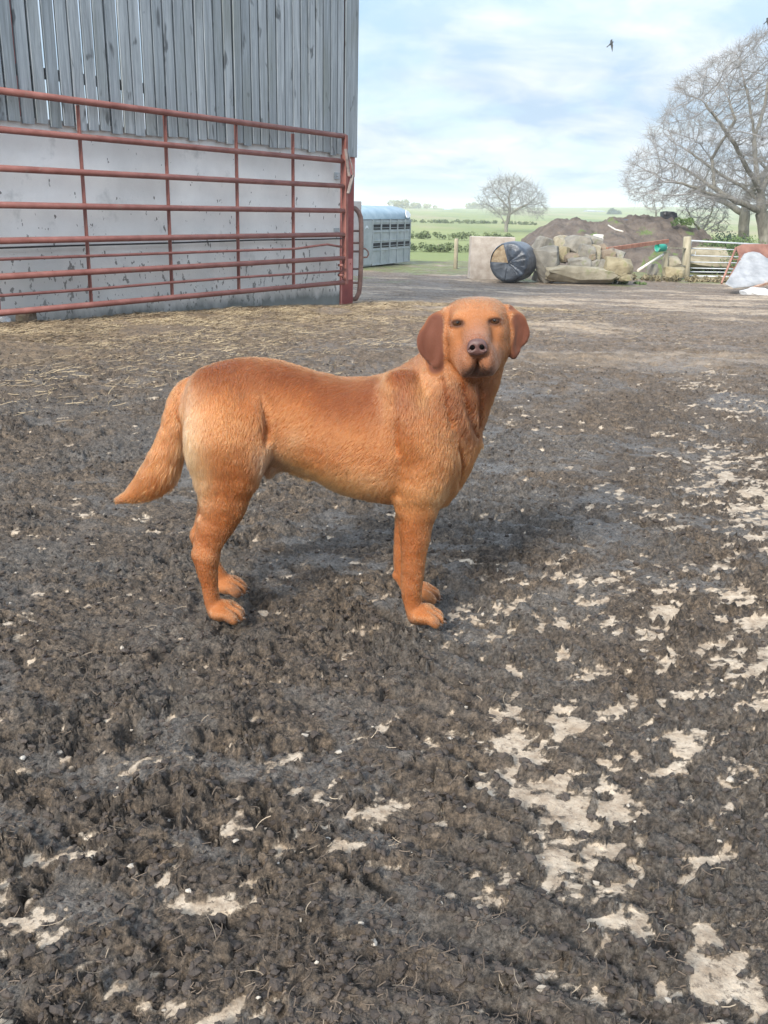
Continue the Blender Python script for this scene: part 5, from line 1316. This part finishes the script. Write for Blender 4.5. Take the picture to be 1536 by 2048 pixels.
hcv.attributes['position'].data.foreach_set('vector', P_.ravel())
rad_ = np.tile(np.array([1,.95,.8,.55,.15]),NH)*np.repeat(.00042*(.7+ln/.03),K)
ra_ = hcv.attributes.get('radius') or hcv.attributes.new('radius','FLOAT','POINT'); ra_.data.foreach_set('value', rad_.astype(np.float32))
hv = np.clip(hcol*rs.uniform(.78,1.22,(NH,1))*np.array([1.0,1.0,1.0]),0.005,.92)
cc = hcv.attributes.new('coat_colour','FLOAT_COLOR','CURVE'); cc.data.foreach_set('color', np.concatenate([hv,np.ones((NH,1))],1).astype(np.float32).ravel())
def hair_mat():
    m = bpy.data.materials.new('coat_hair'); m.use_nodes=True; nt=m.node_tree; nt.nodes.clear()
    o = nt.nodes.new('ShaderNodeOutputMaterial'); a = nt.nodes.new('ShaderNodeAttribute'); a.attribute_name='coat_colour'
    h = nt.nodes.new('ShaderNodeBsdfHairPrincipled'); h.model='CHIANG'; h.parametrization='COLOR'
    nt.links.new(a.outputs['Color'],h.inputs['Color']); h.inputs['Roughness'].default_value=.38; h.inputs['Radial Roughness'].default_value=.6; h.inputs['Random Roughness'].default_value=.3
    nt.links.new(h.outputs[0],o.inputs[0]); return m
hcv.materials.append(hair_mat()); coat = bpy.data.objects.new('coat', hcv); C.objects.link(coat); under(dog, coat)
# ---- eyes, nose, claws
M_pupil = mat('black_pupil',(.004,.003,.003),.03,spec=.5)
M_eye = bpy.data.materials.new('wet_eye'); M_eye.use_nodes=True; b_ = M_eye.node_tree.nodes['Principled BSDF']; b_.inputs['Base Color'].default_value=(.045,.020,.009,1); b_.inputs['Roughness'].default_value=.05; b_.inputs['Specular IOR Level'].default_value=.4
for s_ in (-1,1):
    a_,b_,c_ = EYES[0 if s_<0 else 1]; c = hp(a_,b_,c_-.0098); bm = bmesh.new(); bmesh.ops.create_uvsphere(bm,u_segments=28,v_segments=18,radius=.0124,matrix=Matrix.Translation(c)@HR.to_4x4())
    for f in bm.faces: f.smooth=True
    me = bpy.data.meshes.new('eye'); bm.to_mesh(me); bm.free(); me.materials.append(M_eye); e_ = bpy.data.objects.new('eye',me); C.objects.link(e_); under(dog,e_)
    gz = (np.array(CAM)-c); gz /= np.linalg.norm(gz); pc = c+gz*.0077+np.array((0,0,.0008))
    bm = bmesh.new(); bmesh.ops.create_uvsphere(bm,u_segments=20,v_segments=12,radius=.0055,matrix=Matrix.Translation(pc))
    for f in bm.faces: f.smooth=True
    me = bpy.data.meshes.new('pupil'); bm.to_mesh(me); bm.free(); me.materials.append(M_pupil); q_ = bpy.data.objects.new('pupil',me); C.objects.link(q_); q_.parent=e_
F2 = Field(hp(0,-.03,.145)-.04, hp(0,-.03,.145)+.04, .0013); D0 = D; D = F2
def ne(c,r,k=.006,sub=False): F2.ell(hp(*c),r,k,sub,HR)
ne((0,-.019,.148),(.0195,.0125,.013)); ne((0,-.030,.150),(.017,.013,.010)); 
for s_ in (-1,1):
    ne((s_*.0125,-.029,.150),(.0095,.0115,.0105),.005); 
    F2.chain([(hp(s_*.0082,-.0195,.165),.0038),(hp(s_*.0095,-.0245,.163),.0062),(hp(s_*.0165,-.0295,.157),.0026)],.003,sub=True)
F2.chain([(hp(0,-.022,.166),.0012),(hp(0,-.042,.160),.0018)],.004,sub=True)
nV,nQ = F2.mesh(); nV = relax(nV,nQ,1)
M_nose = mat('pinkish_nose',(.060,.026,.022),.45,(.105,.052,.044),scale=140,bump=.0008,bscale=700)
under(dog, np_mesh('nose', nV, nQ, M_nose, smooth=True))
for s_ in (-1,1):
    bm = bmesh.new(); bmesh.ops.create_uvsphere(bm,u_segments=12,v_segments=8,radius=.0072,matrix=Matrix.Translation(hp(s_*.0092,-.0235,.1540)))
    me = bpy.data.meshes.new('nostril'); bm.to_mesh(me); bm.free(); me.materials.append(mat('nostril_dark',(.004,.003,.003),.95,spec=.05)); e_ = bpy.data.objects.new('nostril',me); C.objects.link(e_); under(dog,e_)
D = D0
M_claw = mat('horn_claw',(.035,.022,.016),.4,(.10,.065,.045),scale=80)
for a,b in claws: under(dog, MB().tube([Vector(a),Vector((np.array(a)+np.array(b))/2+np.array((.002,0,.002))),Vector(b)],[.0042,.0034,.001],8).build('claw',M_claw))

# ---------------------------------------------------------------- the hazy air
hm = bpy.data.materials.new('hazy_air'); hm.use_nodes = True; ht = hm.node_tree; ht.nodes.clear()
ho = ht.nodes.new('ShaderNodeOutputMaterial'); hv_ = ht.nodes.new('ShaderNodeVolumePrincipled'); hv_.inputs['Color'].default_value = (.93,.965,1,1)
hv_.inputs['Density'].default_value = 0.0006; hv_.inputs['Anisotropy'].default_value = .2; ht.links.new(hv_.outputs[0], ho.inputs['Volume'])
tag(MB().box((0,1795,2),(9400,3620,44)).build('haze', hm), None, None, kind='stuff')
